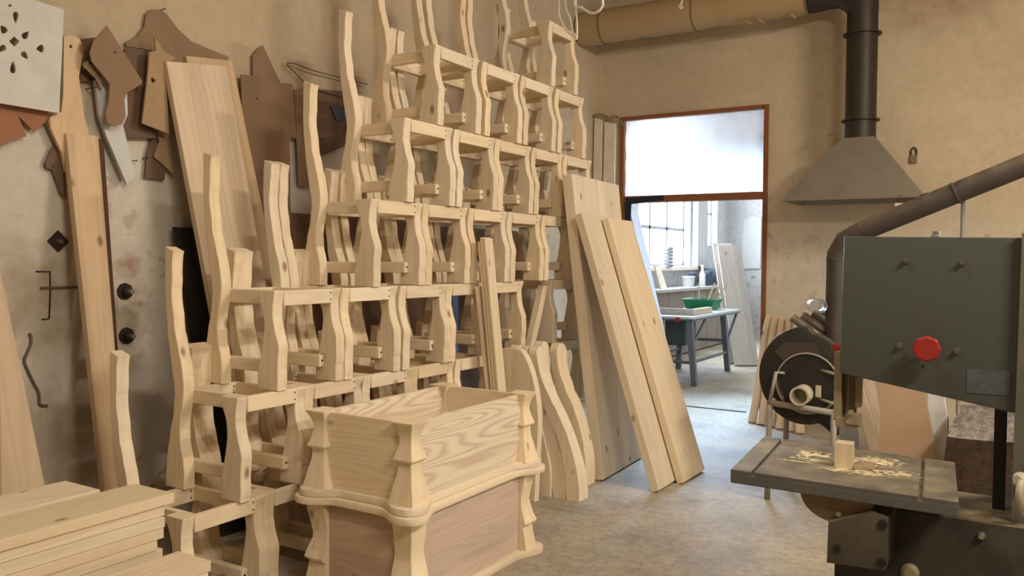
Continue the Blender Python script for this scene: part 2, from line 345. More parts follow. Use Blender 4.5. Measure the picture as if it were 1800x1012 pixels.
M_sky.b.inputs['Emission Color'].default_value = (.80, .88, 1, 1); M_sky.b.inputs['Emission Strength'].default_value = 11.0
M_winframe = plain('weathered_window_paint', (176, 178, 186), .6)
for k, (y0, y1, z0, z1) in enumerate(wins):
    bm = bmesh.new()
    for yy in ([y0, y0+.75, y0+1.5, y1] if k == 0 else [y0, y1]): box(bm, -5.2, -5.12, max(y0, yy-.03), min(y1, yy+.03), z0, z1)
    for zz in (z0, z0+.62, z0+1.25, z1): box(bm, -5.2, -5.12, y0, y1, max(z0, zz-.025), min(z1, zz+.025))
    wf = struct('window_%d' % (k+1), bm, M_winframe)
    bm = bmesh.new(); box(bm, -5.17, -5.15, y0, y1, z0, z1); link('pane', bm, M_sky.m, wf)

# ------------------------------------------------------------------ stacked chair frames
LEG_R = [(-.137, 0), (-.134, .08), (-.116, .14), (-.094, .235), (-.092, .33), (-.118, .40), (-.125, .45)]
LEG_F = [(-.006, 0), (-.006, .08), (0, .145), (-.002, .21), (-.026, .29), (-.034, .375), (-.022, .45)]
POST_R = [(-.51, 0), (-.503, .114), (-.484, .212), (-.452, .344), (-.441, .44), (-.457, .537), (-.488, .72), (-.504, .92), (-.497, 1.095)]
POST_F = [(-.38, 0), (-.38, .115), (-.40, .20), (-.405, .283), (-.385, .39), (-.374, .46), (-.382, .53), (-.424, .68), (-.455, .85), (-.452, .98), (-.44, 1.075)]
def hewn(L, amp, seed):
    out = []
    S = spline([(a, b, 0) for a, b in L], 5)
    for i, p in enumerate(S):
        e = 0 if i in (0, len(S)-1) else 1
        out.append((p[0]+e*amp*(noise.noise((p[1]*14, seed, 3.1))+.28*noise.noise((p[1]*40, seed, 8.1))), p[1]))
    return out
def profile_leg(bm, F, R, y0, y1, seed):
    fr, rr = hewn(F, .0075, seed), hewn(R, .005, seed+5)
    prism(bm, fr+rr[::-1], y0, y1, 'y', bev=.0045)
def screws(bm, x, ys, zs, nx):
    for yy in ys:
        for zz in zs: lathe(bm, [(.0042, 0), (.0042, .0012)], 8, (x, yy, zz), (nx, 0, 0), mi=1)
_mesh = {}
T = .058
def chair(W, loc, label):
    root = empty('chair_frame', loc, label, 'chair', 'bare pine chair frames stacked in tiers')
    def part(name, key, fn, mats):
        if key not in _mesh:
            bm = bmesh.new(); fn(bm); o = link(name, bm, mats, root); _mesh[key] = o.data
        else:
            o = bpy.data.objects.new(name, _mesh[key]); COL.objects.link(o); o.parent = root
        return o
    for s in (0, 1):
        p = part('front_leg', ('fl', s), lambda b: profile_leg(b, LEG_F, LEG_R, 0, T, 2.3+s*4), PINE_Z); p.location.y = s*(W-T)
        p = part('back_post', ('bp', s), lambda b: profile_leg(b, POST_F, POST_R, 0, T, 9.7+s*3), PINE_Z); p.location.y = s*(W-T)
        def rail(b):
            box(b, -.40, -.05, 0, .03, .383, .447, bev=.004)
        p = part('side_rail', ('sr',), rail, PINE_X); p.location.y = T if s == 0 else W-T-.03
        def stretch(b):
            box(b, -.45, -.075, 0, .036, .066, .127, bev=.008); lathe(b, [(.006, 0), (.006, .0015)], 8, (-.0755, .018, .098), (1, 0, 0), mi=1)
        p = part('stretcher', ('st',), stretch, [PINE_X, BLACK]); p.location.y = T if s == 0 else W-T-.036
    def fr(b):
        box(b, -.05, -.022, T, W-T, .380, .4485, bev=.003); screws(b, -.0222, (W-T-.014,), (.398, .430), 1)
    part('front_rail', ('fr', W), fr, [PINE_Y, BLACK])
    def br(b):
        box(b, -.44, -.40, T, W-T, .380, .4485, bev=.003); screws(b, -.3998, (T+.045, W-T-.045), (.398, .430), 1)
    part('back_rail', ('br', W), br, [PINE_Y, BLACK])
    return root
ORD = ['first', 'second', 'third', 'fourth', 'fifth', 'sixth']
XF = -2.82
tiers = [
 ('floor tier', 0, [2.11+.43*k for k in range(5)]+[5.06], .43),
 ('second tier up', 1, [2.378, 2.783, 3.183, 3.585, 3.99, 5.25], .40),
 ('third tier up', 2, [2.592, 3.028, 3.464, 3.90, 4.335, 5.15], .425),
 ('fourth tier up', 3, [3.236, 3.678, 4.120, 4.562, 5.003], .432),
 ('fifth tier up', 4, [3.506, 3.960, 4.416, 4.872, 5.325], .44),
 ('sixth tier up', 5, [3.784, 4.250, 4.715, 5.185], .437)]
for tn, k, ysl, W in tiers:
    for i, y in enumerate(ysl):
        if i == 0: lb = 'pine chair frame at the left end of the %s of the stack' % tn
        else: lb = 'pine chair frame, %s from left in the %s of the stack' % (ORD[i], tn)
        chair(W, (XF+.004*math.sin(5.1*i+k*2), y+.004*math.sin(3*i+k), .4505*k), lb)
chair(.40, (XF, 5.09, .4505*6), 'lone bare pine chair frame topping the whole stack, under the hanging white cable')

# ------------------------------------------------------------------ the two carved chests
FL_Y = pine('y', (238, 220, 182), (190, 152, 104), flame=.6, knots=.5, name='flamed_pine')
FL_X = pine('x', (232, 210, 168), (206, 176, 130), flame=.12, knots=.5, name='flamed_pine')
FL_Z = pine('z', (236, 216, 176), (214, 186, 142), flame=.0, knots=.3, name='flamed_pine')
PINK_Y = pine('y', (206, 178, 150), (180, 148, 120), flame=.1, stave=.115, knots=.5, name='pinkish_pine')
PINK_X = pine('x', (196, 164, 130), (168, 134, 102), flame=.1, stave=.115, knots=.5, name='pinkish_pine')
def wavy_ledge(hx, hy, wave, r):
    """a rounded board whose corners bulge and whose sides swing inwards"""
    pts = []
    N = 26
    def side(L, f):
        for i in range(N):
            s = -1+2*(i+.5)/N; a = abs(s)
            if a*L > L-r: continue
            k = min(1, max(0, (L*(1-a)-.09)/.14)); k = k*k*(3-2*k)
            pts.append(f(s*L, wave*k))
    def corner(cx, cy, a0):
        for i in range(9):
            a = a0+PI/2*i/8; pts.append((cx+r*math.cos(a), cy+r*math.sin(a)))
    side(hy, lambda s, d: (hx-d, s)); corner(hx-r, hy-r, 0)
    side(hx, lambda s, d: (-s, hy-d)); corner(-hx+r, hy-r, PI/2)
    side(hy, lambda s, d: (-hx+d, -s)); corner(-hx+r, -hy+r, PI)
    side(hx, lambda s, d: (s, -hy+d)); corner(hx-r, -hy+r, 1.5*PI)
    return pts
def carved_post(bm, cx, cy, prof, rough=0.0, seed=0.0, inner=None, sx=1, sy=1):
    """square post, its half width running through a moulded profile"""
    rings = []
    for s, z in prof:
        n = 5; q = []
        for (ax, ay), (bx, by) in (((-1, -1), (1, -1)), ((1, -1), (1, 1)), ((1, 1), (-1, 1)), ((-1, 1), (-1, -1))):
            for i in range(n):
                t = i/n; x, y = ax+(bx-ax)*t, ay+(by-ay)*t
                w = 1+rough*noise.noise((x*3+seed, y*3, z*26))
                hx_ = inner if inner and x*sx < 0 else s*w; hy_ = inner if inner and y*sy < 0 else s*w
                q.append(Vector((cx+x*hx_, cy+y*hy_, z)))
        rings.append(q)
    skin(bm, rings)
CX, CY, HX, HY = -2.404, 3.15, .245, .45
def posts(root, prof, rough, inner=None):
    for i, (sx, sy) in enumerate(((1, -1), (1, 1), (-1, 1), (-1, -1))):
        bm = bmesh.new(); carved_post(bm, sx*HX, sy*HY, prof, rough, i*3.3, inner, sx, sy)
        autosmooth(link('corner_post', bm, FL_Z, root), 17)
def ledge(root, name, hx, hy, z0, z1, wave, r=.07):
    bm = bmesh.new(); prism(bm, wavy_ledge(hx, hy, wave, r), z0, z1, 'z', bev=.008)
    return autosmooth(link(name, bm, PINE_Y, root), 40)
lo = empty('carved_chest', (CX, CY, 0), 'lower pine chest with pinkish panels and carved corner posts, standing on the floor', 'chest')
ledge(lo, 'base_plinth', .345, .56, 0, .035, .05)
ledge(lo, 'top_ledge', .352, .562, .418, .45, .06)
P = [(.052, .418), (.050, .39), (.040, .33), (.034, .28), (.036, .25), (.050, .20), (.063, .170), (.062, .163), (.046, .150), (.050, .11), (.056, .08), (.060, .035)]
posts(lo, P[::-1], .16, .052)
for s in (-1, 1):
    boxobj('side_panel', (s*(HX+.008)-.012, s*(HX+.008)+.012, -HY+.02, HY-.02, .035, .418), PINK_Y, lo, .001)
    boxobj('end_panel', (-HX+.02, HX-.02, s*(HY+.008)-.012, s*(HY+.008)+.012, .035, .418), PINK_X, lo, .001)
up = empty('carved_chest', (CX, CY, .4505), 'upper open pine box with flared corner posts, resting on the lower chest', 'chest')
ledge(up, 'base_ledge', .338, .548, 0, .032, .07)
P = [(.064, .032), (.061, .05), (.050, .10), (.038, .15), (.034, .185), (.035, .200), (.049, .212), (.050, .217), (.040, .245), (.030, .285), (.031, .31), (.040, .34), (.055, .365), (.057, .373)]
posts(up, P, .015)
for s in (-1, 1):
    boxobj('side_panel', (s*HX-.012, s*HX+.012, -HY+.02, HY-.02, .032, .366), FL_Y, up, .001)
    boxobj('end_panel', (-HX+.012, HX-.012, s*HY-.012, s*HY+.012, .032, .366), FL_X, up, .001)
boxobj('inner_bottom', (-HX+.013, HX-.013, -HY+.013, HY-.013, .033, .05), FL_Y, up, .001)

# ------------------------------------------------------------------ boards leaning on the chair stack
STV = pine('z', (236, 216, 178), (212, 182, 136), stave=.13, knots=.8)
board('glued_panel', (-2.385, 5.064, 0), (-2.42, 5.83, 0), (-2.738, 6.08, 2.08), (-2.738, 5.20, 2.085), .078, STV, 'widest thick pine panel leaning on the chair stack, behind two narrower boards', 'board')
board('glued_panel', (-1.963, 4.996, 0), (-1.964, 5.38, 0), (-2.595, 5.50, 1.80), (-2.595, 5.11, 1.80), .055, STV, 'middle pine board leaning left of the doorway, partly covered by another board', 'board')
board('glued_panel', (-1.898, 5.278, 0), (-1.892, 5.69, 0), (-2.52, 5.79, 1.77), (-2.52, 5.385, 1.78), .05, STV, 'rightmost and front pine board leaning left of the doorway', 'board')
for i in range(4):
    xb, xt = -2.60-.0235*i, -2.73-.0225*i
    board('lath', (xb, 4.2+.004*i, 0), (xb, 4.285+.004*i, 0), (xt, 4.205+.006*i, (1.62, 1.625, 1.60, 1.33)[i]), (xt, 4.12+.006*i, (1.62, 1.625, 1.60, 1.33)[i]), .019, PINE_Z,
          ['narrow pine lath standing behind the chest, frontmost of four', 'narrow pine lath behind the chest, second of four from the front', 'narrow pine lath behind the chest, third of four from the front', 'narrow pine lath behind the chest, hindmost of four'][i], 'lath', 'laths standing behind the chest')
board('lath', (-2.872, 4.52, 0), (-2.872, 4.585, 0), (-2.872, 5.15, 1.31), (-2.872, 5.085, 1.31), .05, PINE_Z, 'slanted pine stick seen in the gap of the third chair tier', 'lath')
# bent slats
SR = [(-2.401, 0), (-2.422, .175), (-2.473, .362), (-2.576, .564), (-2.649, .736), (-2.684, .88)]
SF = [(-2.309, 0), (-2.324, .171), (-2.374, .322), (-2.445, .489), (-2.526, .622), (-2.594, .758), (-2.618, .87)]
def slat(y0, wb, sb, st, label, zt=.94):
    R_, F_ = spline([(a, b, 0) for a, b in SR], 6), spline([(a, b, 0) for a, b in SF], 6)
    def at(L, z):
        for (a, za, _), (b, zb, _) in zip(L, L[1:]):
            if za <= z <= zb: return a+(b-a)*(z-za)/(zb-za)
        (a, za, _), (b, zb, _) = L[-2:]; return b+(b-a)/(zb-za)*(z-zb)
    bm = bmesh.new(); rings = []
    zs = [zt*i/22 for i in range(20)]+[zt*(.94+.06*math.sin(k/5*PI/2)) for k in range(6)]
    rr = wb*.45
    for z in zs:
        sh = sb+(st-sb)*z/zt
        hw = wb*(.47+.16*(z/zt-.1)*(1.2 if z < .6 else 1))*.5/.5
        hw = wb*(.5-.10*math.sin(PI*z/zt*.9))
        d = zt-z
        if d < rr: hw *= math.sqrt(max(.02, 1-((rr-d)/rr)**2))
        yc = y0+wb/2; xa, xb = at(R_, z)+sh, at(F_, z)+sh
        rings.append([Vector(p) for p in ((xb, yc-hw, z), (xb, yc+hw, z), (xa, yc+hw, z), (xa, yc-hw, z))])
    skin(bm, rings)
    es = [e for e in bm.edges if abs((e.verts[0].co-e.verts[1].co).normalized().z) > .3]
    bmesh.ops.bevel(bm, geom=es, offset=.004, segments=1, affect='EDGES')
    o = autosmooth(link('bent_slat', bm, PINE_Z), 35)
    return tag(o, label, 'slat', 'bent pine slats leaning on the chair stack')
slat(4.555, .125, 0, 0, 'bent pine slat, front right one of the bunch beside the chest')
slat(4.56, .115, -.1, -.075, 'bent pine slat, second of the front bunch, half covered by the first')
slat(4.545, .11, -.2, -.132, 'bent pine slat nearest the chest, third of the front bunch')
slat(4.72, .11, -.17, -.05, 'bent pine slat at the back of the bunch, only its rounded top showing', .955)
slat(4.87, .15, -.12, -.02, 'bent pine slat with a broad rounded top, right behind the front bunch', .93)
bm = bmesh.new()
prism(bm, spline([(-2.54, 0, 0), (-2.525, .3, 0), (-2.517, .518, 0), (-2.538, .69, 0), (-2.58, .826, 0), (-2.631, .918, 0), (-2.69, .94, 0), (-2.775, .937, 0)], 4) and
      [p[:2] for p in spline([(-2.54, 0, 0), (-2.525, .3, 0), (-2.517, .518, 0), (-2.538, .69, 0), (-2.58, .826, 0), (-2.631, .918, 0), (-2.69, .94, 0), (-2.775, .937, 0)], 4)]+[(-2.80, .92), (-2.80, 0)], 4.40, 4.455, 'y', bev=.004)
tag(link('arched_board', bm, PINE_Z), 'broad pine board with an arched top, between the laths and the bent slats', 'board')

# ------------------------------------------------------------------ stacks of planks, lower left
PLK = pine('y', (232, 212, 172), (204, 172, 124), knots=.9, name='plank_pine')
random.seed(3)
th = .04
ends = {14: 2.0, 13: 1.965, 12: 1.955, 11: 1.95, 10: 1.925, 9: 1.95, 8: 1.76, 7: 1.74, 6: 1.80}
wd = ['topmost', 'second', 'third', 'fourth', 'fifth', 'sixth', 'seventh', 'eighth', 'ninth', 'tenth', 'eleventh', 'twelfth', 'thirteenth', 'fourteenth', 'lowest']
def plank(x0, x1, y0, y1, z, rz, label, grp):
    bm = bmesh.new(); box(bm, -(x1-x0)/2, (x1-x0)/2, y0-y1, 0, 0, th-.0012, bev=.0025)
    o = link('plank', bm, PLK); o.location = ((x0+x1)/2, y1, z); o.rotation_euler = (0, 0, rz)
    tag(o, label, 'plank', grp)
for k in range(15):
    j = random.uniform(-.012, .012)
    plank(-2.99+j, -2.745+j, .35, ends.get(k, 1.9+random.uniform(-.06, .05)), k*th+.0005, random.uniform(-.008, .008),
          'pine plank, %s of the tall stack at lower left' % (wd[14-k] if k in (14, 0) else wd[14-k]+' from the top'), 'planks in the tall stack')
for k in range(15):
    j = random.uniform(-.008, .008)
    plank(-3.25+j, -3.012+j, .35, (1.875 if k == 14 else 1.80+random.uniform(-.05, .05)), k*th+.0005, random.uniform(-.006, .006),
          'pine plank, %s of the hind row behind the tall stack' % (wd[14-k] if k in (14, 0) else wd[14-k]+' from the top'), 'planks in the hind row')
for k in range(10):
    j = random.uniform(-.006, .006)
    plank(-2.675+j, -2.49+j, .35, [1.9, 1.88, 1.93, 1.9, 1.86, 1.92, 1.9, 1.94, 1.955, 1.965][k], k*th+.0005, random.uniform(-.006, .006),
          'pine plank, %s of the low front stack at the bottom edge' % (wd[9-k] if k == 9 else 'lowest' if k == 0 else wd[9-k]+' from the top'), 'planks in the low front stack')
# ------------------------------------------------------------------ boards leaning on the left wall
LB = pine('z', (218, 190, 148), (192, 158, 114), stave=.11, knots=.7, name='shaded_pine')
board('plank', (-3.5, 2.236, 0), (-3.5, 2.33, 0), (-3.925, 2.449, 2.09), (-3.925, 2.285, 2.08), .04, LB, 'long narrow pine plank leaning upright on the left wall below a holed template', 'plank')
M_bark = plain('bark_edge', (84, 62, 44), .9, var=.3, scale=30)
board('bark_slab', (-3.62, 2.345, 0), (-3.62, 2.41, 0), (-3.962, 2.50, 2.085), (-3.962, 2.455, 2.088), .02, M_bark, 'thin dark bark-edged slab along the right edge of the long narrow plank', 'plank')
board('plank', (-3.42, 1.64, 0), (-3.42, 1.985, 0), (-3.91, 1.86, 2.02), (-3.91, 1.55, 2.02), .03, LB, 'wide pine plank leaning at the left edge, behind the plank stacks', 'plank')
board('plank', (-3.33, 1.50, 0), (-3.33, 1.668, 0), (-3.545, 1.776, .97), (-3.545, 1.62, .99), .03, pine('z', (180, 140, 98), (150, 110, 70), knots=.8, name='dark_pine'), 'short brownish plank end at the far left edge in front of the wide leaning plank', 'plank')
board('glued_panel', (-3.42, 2.985, 0), (-3.42, 3.37, 0), (-3.868, 3.185, 2.575), (-3.868, 2.79, 2.52), .035, LB, 'tall wide glued pine panel leaning on the left wall behind the chair stack', 'board')
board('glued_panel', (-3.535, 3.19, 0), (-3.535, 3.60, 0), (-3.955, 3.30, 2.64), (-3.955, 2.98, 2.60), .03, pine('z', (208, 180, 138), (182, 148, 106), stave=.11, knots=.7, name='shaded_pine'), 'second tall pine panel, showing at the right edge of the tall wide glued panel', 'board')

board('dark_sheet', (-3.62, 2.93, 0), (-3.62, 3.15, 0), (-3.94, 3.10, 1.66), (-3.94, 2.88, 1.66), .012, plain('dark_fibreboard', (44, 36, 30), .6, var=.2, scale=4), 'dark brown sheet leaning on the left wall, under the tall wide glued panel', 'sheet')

board('gap_darkening_sheet', (-3.56, 3.72, 0), (-3.56, 5.02, 0), (-3.95, 5.02, 1.78), (-3.95, 3.72, 1.78), .012, plain('gap_shade_brown', (112, 84, 62), .8, var=.1), 'large brown sheet added behind the chair stack to darken its middle gaps', 'sheet')  # both brown sheets are added to give the stack's gaps their dark tone
board('gap_darkening_sheet', (-3.58, 5.06, 0), (-3.58, 6.5, 0), (-3.95, 6.5, 1.75), (-3.95, 5.06, 1.75), .012, plain('gap_shade_brown', (104, 80, 62), .8, var=.1), 'large brown sheet added behind the chair stack to darken its right end gaps', 'sheet')
board('blue_strip', (-3.46, 4.80, 0), (-3.46, 4.88, 0), (-3.80, 5.36, 1.72), (-3.80, 5.28, 1.72), .006, plain('pale_blue_plastic', (120, 140, 196), .5), 'slanting pale blue plastic strip glimpsed behind the chair legs', 'strip')

# ------------------------------------------------------------------ templates hung on the left wall
M_hb = plain('brown_hardboard', (142, 114, 88), .75, var=.10, scale=5)
M_hb2 = plain('dark_hardboard', (110, 86, 68), .75, var=.12, scale=5)
M_red = plain('reddish_hardboard', (156, 106, 78), .75, var=.08, scale=5)
M_whiteboard = plain('scuffed_white_board', (206, 204, 196), .7, var=.10, scale=9)
M_white = plain('white_laminate', (206, 206, 204), .6, var=.05)
M_ply = pine('z', (216, 186, 140), (192, 158, 114), knots=.6, name='template_pine')
M_greyw = plain('greyed_plywood', (168, 140, 108), .8, var=.12)
M_iron = plain('rusty_iron', (58, 46, 38), .7, metal=.4, var=.3, scale=30)
TP = dict(
 white=(M_whiteboard, .012, 'pierced_panel', 'scuffed white panel pierced with a rosette of teardrop holes', (2.02, 2.62)),
 red=(M_red, .006, 'template', 'reddish hardboard template with a jagged edge under the pierced white panel', (1.95, 2.06)),
 pinehole=(M_ply, .02, 'template', 'pale pine template with one round hole near its top, beside the pierced panel', None),
 darkcurve=(M_hb2, .008, 'template', 'small dark curved template half hidden by the long narrow plank', (2.245, 1.93)),
 bird=(M_hb, .006, 'template', 'brown hardboard template shaped like an angular fish, frontmost of its bunch', None),
 bird2=(M_hb, .006, 'template', 'slim brown template strip poking out left of the fish shaped one', (2.43, 2.33)),
 strip=(M_white, .02, 'template', 'curved white laminate template hanging below the fish shaped one', (2.56, 2.28)),
 brownA=(M_hb2, .008, 'template', 'narrow brown board between the pine template and the fish shaped one', (2.43, 2.38)),
 brownB=(M_hb2, .006, 'template', 'brown hardboard piece behind the fish shaped template on its right', (2.72, 2.37)),
 bigbrown=(M_hb, .008, 'template', 'large brown template with a swooping top edge, highest on the wall', (2.86, 2.83)),
 eye=(M_greyw, .012, 'template', 'greyish wooden template with a black eye hole left of the tall panel', None),
 zigA=(M_greyw, .006, 'template', 'pale zigzag cut template below the one with the eye hole', (2.74, 2.02)),
 zigB=(M_hb2, .006, 'template', 'brown notched template behind the zigzag one', (2.68, 2.0)),
 triangle=(M_hb, .008, 'template', 'brown template with a pointed triangular top right of the tall panels', (3.40, 2.55)),
 bigsheet=(M_hb, .006, 'template', 'big brown hardboard sheet behind the chair posts, hung by a nail', (3.46, 2.45)),
 sheetB=(M_hb, .008, 'template', 'narrow brown board hanging right of the big hardboard sheet', (3.62, 2.35)),
 sheetC=(M_hb2, .006, 'template', 'dark brown sheet hung behind the fifth chair tier', (3.90, 2.38)),
 blue=(plain('slate_blue_sheet', (72, 78, 98), .6), .004, 'template', 'small dark blue sheet corner beside the fifth tier', (4.02, 2.28)),
)
M_nail = plain('nail_steel', (70, 62, 54), .5, metal=.6)
for key, (mat, t, nm, lab, nail) in TP.items():
    c, outer, holes = DATA[key]
    bm = bmesh.new()
    cy, cz = sum(p[0] for p in outer)/len(outer), sum(p[1] for p in outer)/len(outer)
    rel = lambda L: [(a-cy, b-cz) for a, b in L]
    prism(bm, rel(outer), -t, 0, 'x', [rel(h) for h in holes])
    o = link(nm, bm, mat); o.location = (c, cy, cz)
    tag(o, lab, 'template' if nm == 'template' else 'panel', None)
    if nail is None:
        h = holes[0]; nail = (sum(p[0] for p in h)/len(h), sum(p[1] for p in h)/len(h))
    bm = bmesh.new(); lathe(bm, [(.0025, -4.012-c), (.0025, .006), (.005, .006), (.005, .008)], 8, (0, nail[0]-cy, nail[1]-cz), (1, 0, 0))
    link('nail', bm, M_nail, o)
def wire(name, c, key, r, mat, lab, cat, closed=False, k=4):
    P = [(c, a, b) for a, b in DATA[key][1]]
    if k > 1: P = spline(P, k, closed)
    if closed: P = P+[P[0]]
    bm = bmesh.new(); tube(bm, P, r, 6); return tag(link(name, bm, mat, smooth=True), lab, cat)
wire('wire_loop', -3.95, 'wireloop', .0045, plain('grey_cable', (112, 100, 86), .6), 'thin grey wire loop hanging on the wall above the brown sheets', 'wire')
wire('staple_bracket', -3.997, 'bracket', .004, M_iron, 'thin dark iron bracket on the left wall beside the long plank', 'bracket', k=1)
wire('iron_hook', -3.994, 'hook', .007, plain('dull_iron', (112, 98, 84), .7, metal=.2), 'bent rusty iron hook low on the left wall', 'hook')
for (y, z, lab) in ((2.63, 1.317, 'upper rusty bolt end with nut in the left wall'), (2.637, 1.084, 'lower rusty bolt end with nut in the left wall')):
    r = empty('wall_bolt', (-4, y, z), lab, 'bolt')
    bm = bmesh.new(); lathe(bm, [(.045, 0), (.043, .012)], 9, ax=(1, 0, 0)); link('washer', bm, M_iron, r)
    bm = bmesh.new(); lathe(bm, [(.026, .012), (.026, .035)], 6, ax=(1, 0, 0)); link('nut', bm, M_iron, r)
    bm = bmesh.new(); lathe(bm, [(.012, .03), (.012, .07)], 10, ax=(1, 0, 0)); link('shank', bm, plain('worn_steel', (150, 140, 128), .4, metal=.6), r)
r = empty('wall_bolt', (-4, 2.279, 1.571), 'square iron plate with a bolt set diamond-wise in the left wall', 'bolt')
bm = bmesh.new(); prism(bm, [(.052, 0), (0, .052), (-.052, 0), (0, -.052)], 0, .012, 'x'); link('plate', bm, M_iron, r)
bm = bmesh.new(); lathe(bm, [(.016, .012), (.012, .03)], 8, ax=(1, 0, 0)); link('bolt_head', bm, plain('worn_steel', (120, 110, 98), .4, metal=.6), r)
bm = bmesh.new(); box(bm, -4.0, -3.992, 2.19, 2.42, 1.34, 1.352); tag(link('iron_strap', bm, plain('rust_brown', (110, 82, 54), .8)), 'short flat rusty strap let into the left wall by the bracket', 'strap')

# ------------------------------------------------------------------ door surroundings
M_pale = plain('greyed_white_paint', (226, 214, 194), .7, var=.15, scale=7)
for x0, x1, z, lab in ((-3.985, -3.885, 3.02, 'tall pale board in the corner left of the door frame, next to the wall'), (-3.865, -3.735, 2.97, 'tall pale board standing right against the door frame')):
    board('weathered_board', (x0, 8.05, 0), (x1, 8.05, 0), (x1, 8.13, z-.03), (x0, 8.13, z), .04, M_pale, lab, 'board')
bm = bmesh.new(); tube(bm, spline([(-3.99, 8.12, 3.03), (-3.93, 8.1, 3.05), (-3.86, 8.13, 3.035), (-3.8, 8.09, 3.0), (-3.74, 8.14, 3.02), (-3.70, 8.13, 2.99), (-3.655, 8.14, 2.92)], 5), [.006+.009*abs(math.sin(i*.61)) for i in range(31)], 6)
tag(link('cloth_rag', bm, plain('dusty_rag', (140, 118, 92), .95)), 'twisted dusty rag strip over the top of the pale boards by the door', 'rag')
bm = bmesh.new(); box(bm, -2.98, -2.30, 8.13, 8.165, 0, .006, bev=.002); tag(link('trim_4', bm, M_iron), kind='structure')
# plastic sheet over the fanlight
t = NT('milky_plastic')
tc = t.n('ShaderNodeTexCoord'); nz = t.n('ShaderNodeTexNoise', i_Scale=5.0, i_Detail=5.0, i_Roughness=.6, i_Distortion=1.2); t.l(tc.outputs['Object'], nz.inputs['Vector'])
tr = t.n('ShaderNodeBsdfTranslucent'); tr.inputs['Color'].default_value = (.86, .9, .97, 1)
df = t.n('ShaderNodeBsdfDiffuse'); df.inputs['Color'].default_value = (.80, .84, .92, 1)
ms = t.n('ShaderNodeMixShader', i_0=.55); t.l(df.outputs[0], ms.inputs[1]); t.l(tr.outputs[0], ms.inputs[2])
bp = t.n('ShaderNodeBump', i_Strength=.6, i_Distance=.03); t.l(nz.outputs[0], bp.inputs['Height']); t.l(bp.outputs[0], tr.inputs['Normal']); t.l(bp.outputs[0], df.inputs['Normal'])
t.l(ms.outputs[0], t.o.inputs['Surface'])
bm = bmesh.new(); nx, nz_ = 40, 24
g = [[bm.verts.new((-3.665+1.485*i/nx, 8.235+.02*noise.noise((i*.23, j*.3, 1.7))+.01*noise.noise((i*.7, j*.2, 9)), 2.165+.81*j/nz_)) for j in range(nz_+1)] for i in range(nx+1)]
for i in range(nx):
    for j in range(nz_): bm.faces.new((g[i][j], g[i+1][j], g[i+1][j+1], g[i][j+1]))
tag(link('plastic_sheet', bm, t.m, smooth=True), 'wrinkled milky plastic sheet covering the opening above the door', 'plastic sheet')
bm = bmesh.new(); prism(bm, [(-3.625, 1.90), (-3.565, 1.90), (-3.56, 2.085), (-3.2, 2.115), (-3.2, 2.165), (-3.625, 2.15)], 8.160, 8.1815, 'y', bev=.002)
tag(link('rubber_strip', bm, plain('black_rubber', (26, 30, 38), .6)), 'black rubber strip on the upper left corner of the door frame', 'rubber strip')
board('whitewashed_board', (-3.10, 8.24, 0), (-3.10, 8.46, 0), (-3.625, 8.46, 2.10), (-3.625, 8.24, 2.12), .025, plain('whitewashed_wood', (190, 190, 192), .7, var=.08), 'pale grey board leaning on the left jamb inside the doorway', 'board')

# ------------------------------------------------------------------ extraction hood, flue, ducts
M_gal = plain('dusty_sheet_metal', (136, 128, 116), .5, metal=.35, var=.10, scale=3, dust=(178, 160, 130), dustamt=.3)
M_flue = plain('dark_flue', (58, 50, 44), .5, metal=.35, var=.25, scale=5, dust=(150, 130, 100), dustamt=.5)
M_wrap = plain('wrapping_paper', (174, 146, 106), .8, var=.10, scale=2)
hd = empty('extraction_hood', (-1.26, 7.82, 2.02), 'grey sheet metal hood on the back wall under a dark vertical flue', 'hood')
def rect(x0, x1, y0, y1, z): return [Vector(p) for p in ((x0, y0, z), (x1, y0, z), (x1, y1, z), (x0, y1, z))]
bm = bmesh.new()
hx, hy = -1.26, 7.82
R1 = rect(-1.815-hx, -.735-hx, 7.49-hy, 8.17-hy, .0); R2 = rect(-1.815-hx, -.735-hx, 7.49-hy, 8.17-hy, .022); R3 = rect(-1.375-hx, -1.122-hx, 7.69-hy, 7.95-hy, .545)
skin(bm, [R1, R2, R3], False, True)
skin(bm, [rect(-1.80-hx, -.75-hx, 7.505-hy, 8.155-hy, .0), rect(-1.385-hx, -1.13-hx, 7.70-hy, 7.94-hy, .53)], False, True)
link('canopy', bm, M_gal, hd)
bm = bmesh.new(); tube(bm, [(-.735-hx, 7.49-hy, .01), (-.68-hx, 7.49-hy, .03)], .006, 6); link('corner_rod', bm, M_flue, hd)
fl = empty('flue_pipe', (-1.25, 7.82, 2.565), 'dark round flue pipe with flanges rising from the hood and bending left', 'pipe')
bm = bmesh.new(); lathe(bm, [(.128, 0), (.128, 1.06)], 28); autosmooth(link('straight_pipe', bm, M_flue, fl))
bm = bmesh.new()
tube(bm, [(0, 0, 1.05), (-.0, 0, 1.14), (-.06, 0, 1.24), (-.16, 0, 1.305), (-.28, 0, 1.315), (-.46, 0, 1.315)], [.128, .135, .145, .15, .15, .165], 24); autosmooth(link('elbow', bm, M_flue, fl), 20)
for z in (.16, .905):
    bm = bmesh.new(); lathe(bm, [(.128, -.006), (.158, -.006), (.158, .006), (.128, .006)], 28, (0, 0, z)); link('flange', bm, M_flue, fl)
bm = bmesh.new()
N = 24
prof = []
for i in range(N+1):
    x = i/N*2.28; prof.append((.172+.006*noise.noise((x*3, .3, 0))-(.012 if i in (7, 15) else 0), x))
lathe(bm, prof, 28, (-3.985, 7.82, 3.885), (1, 0, 0))
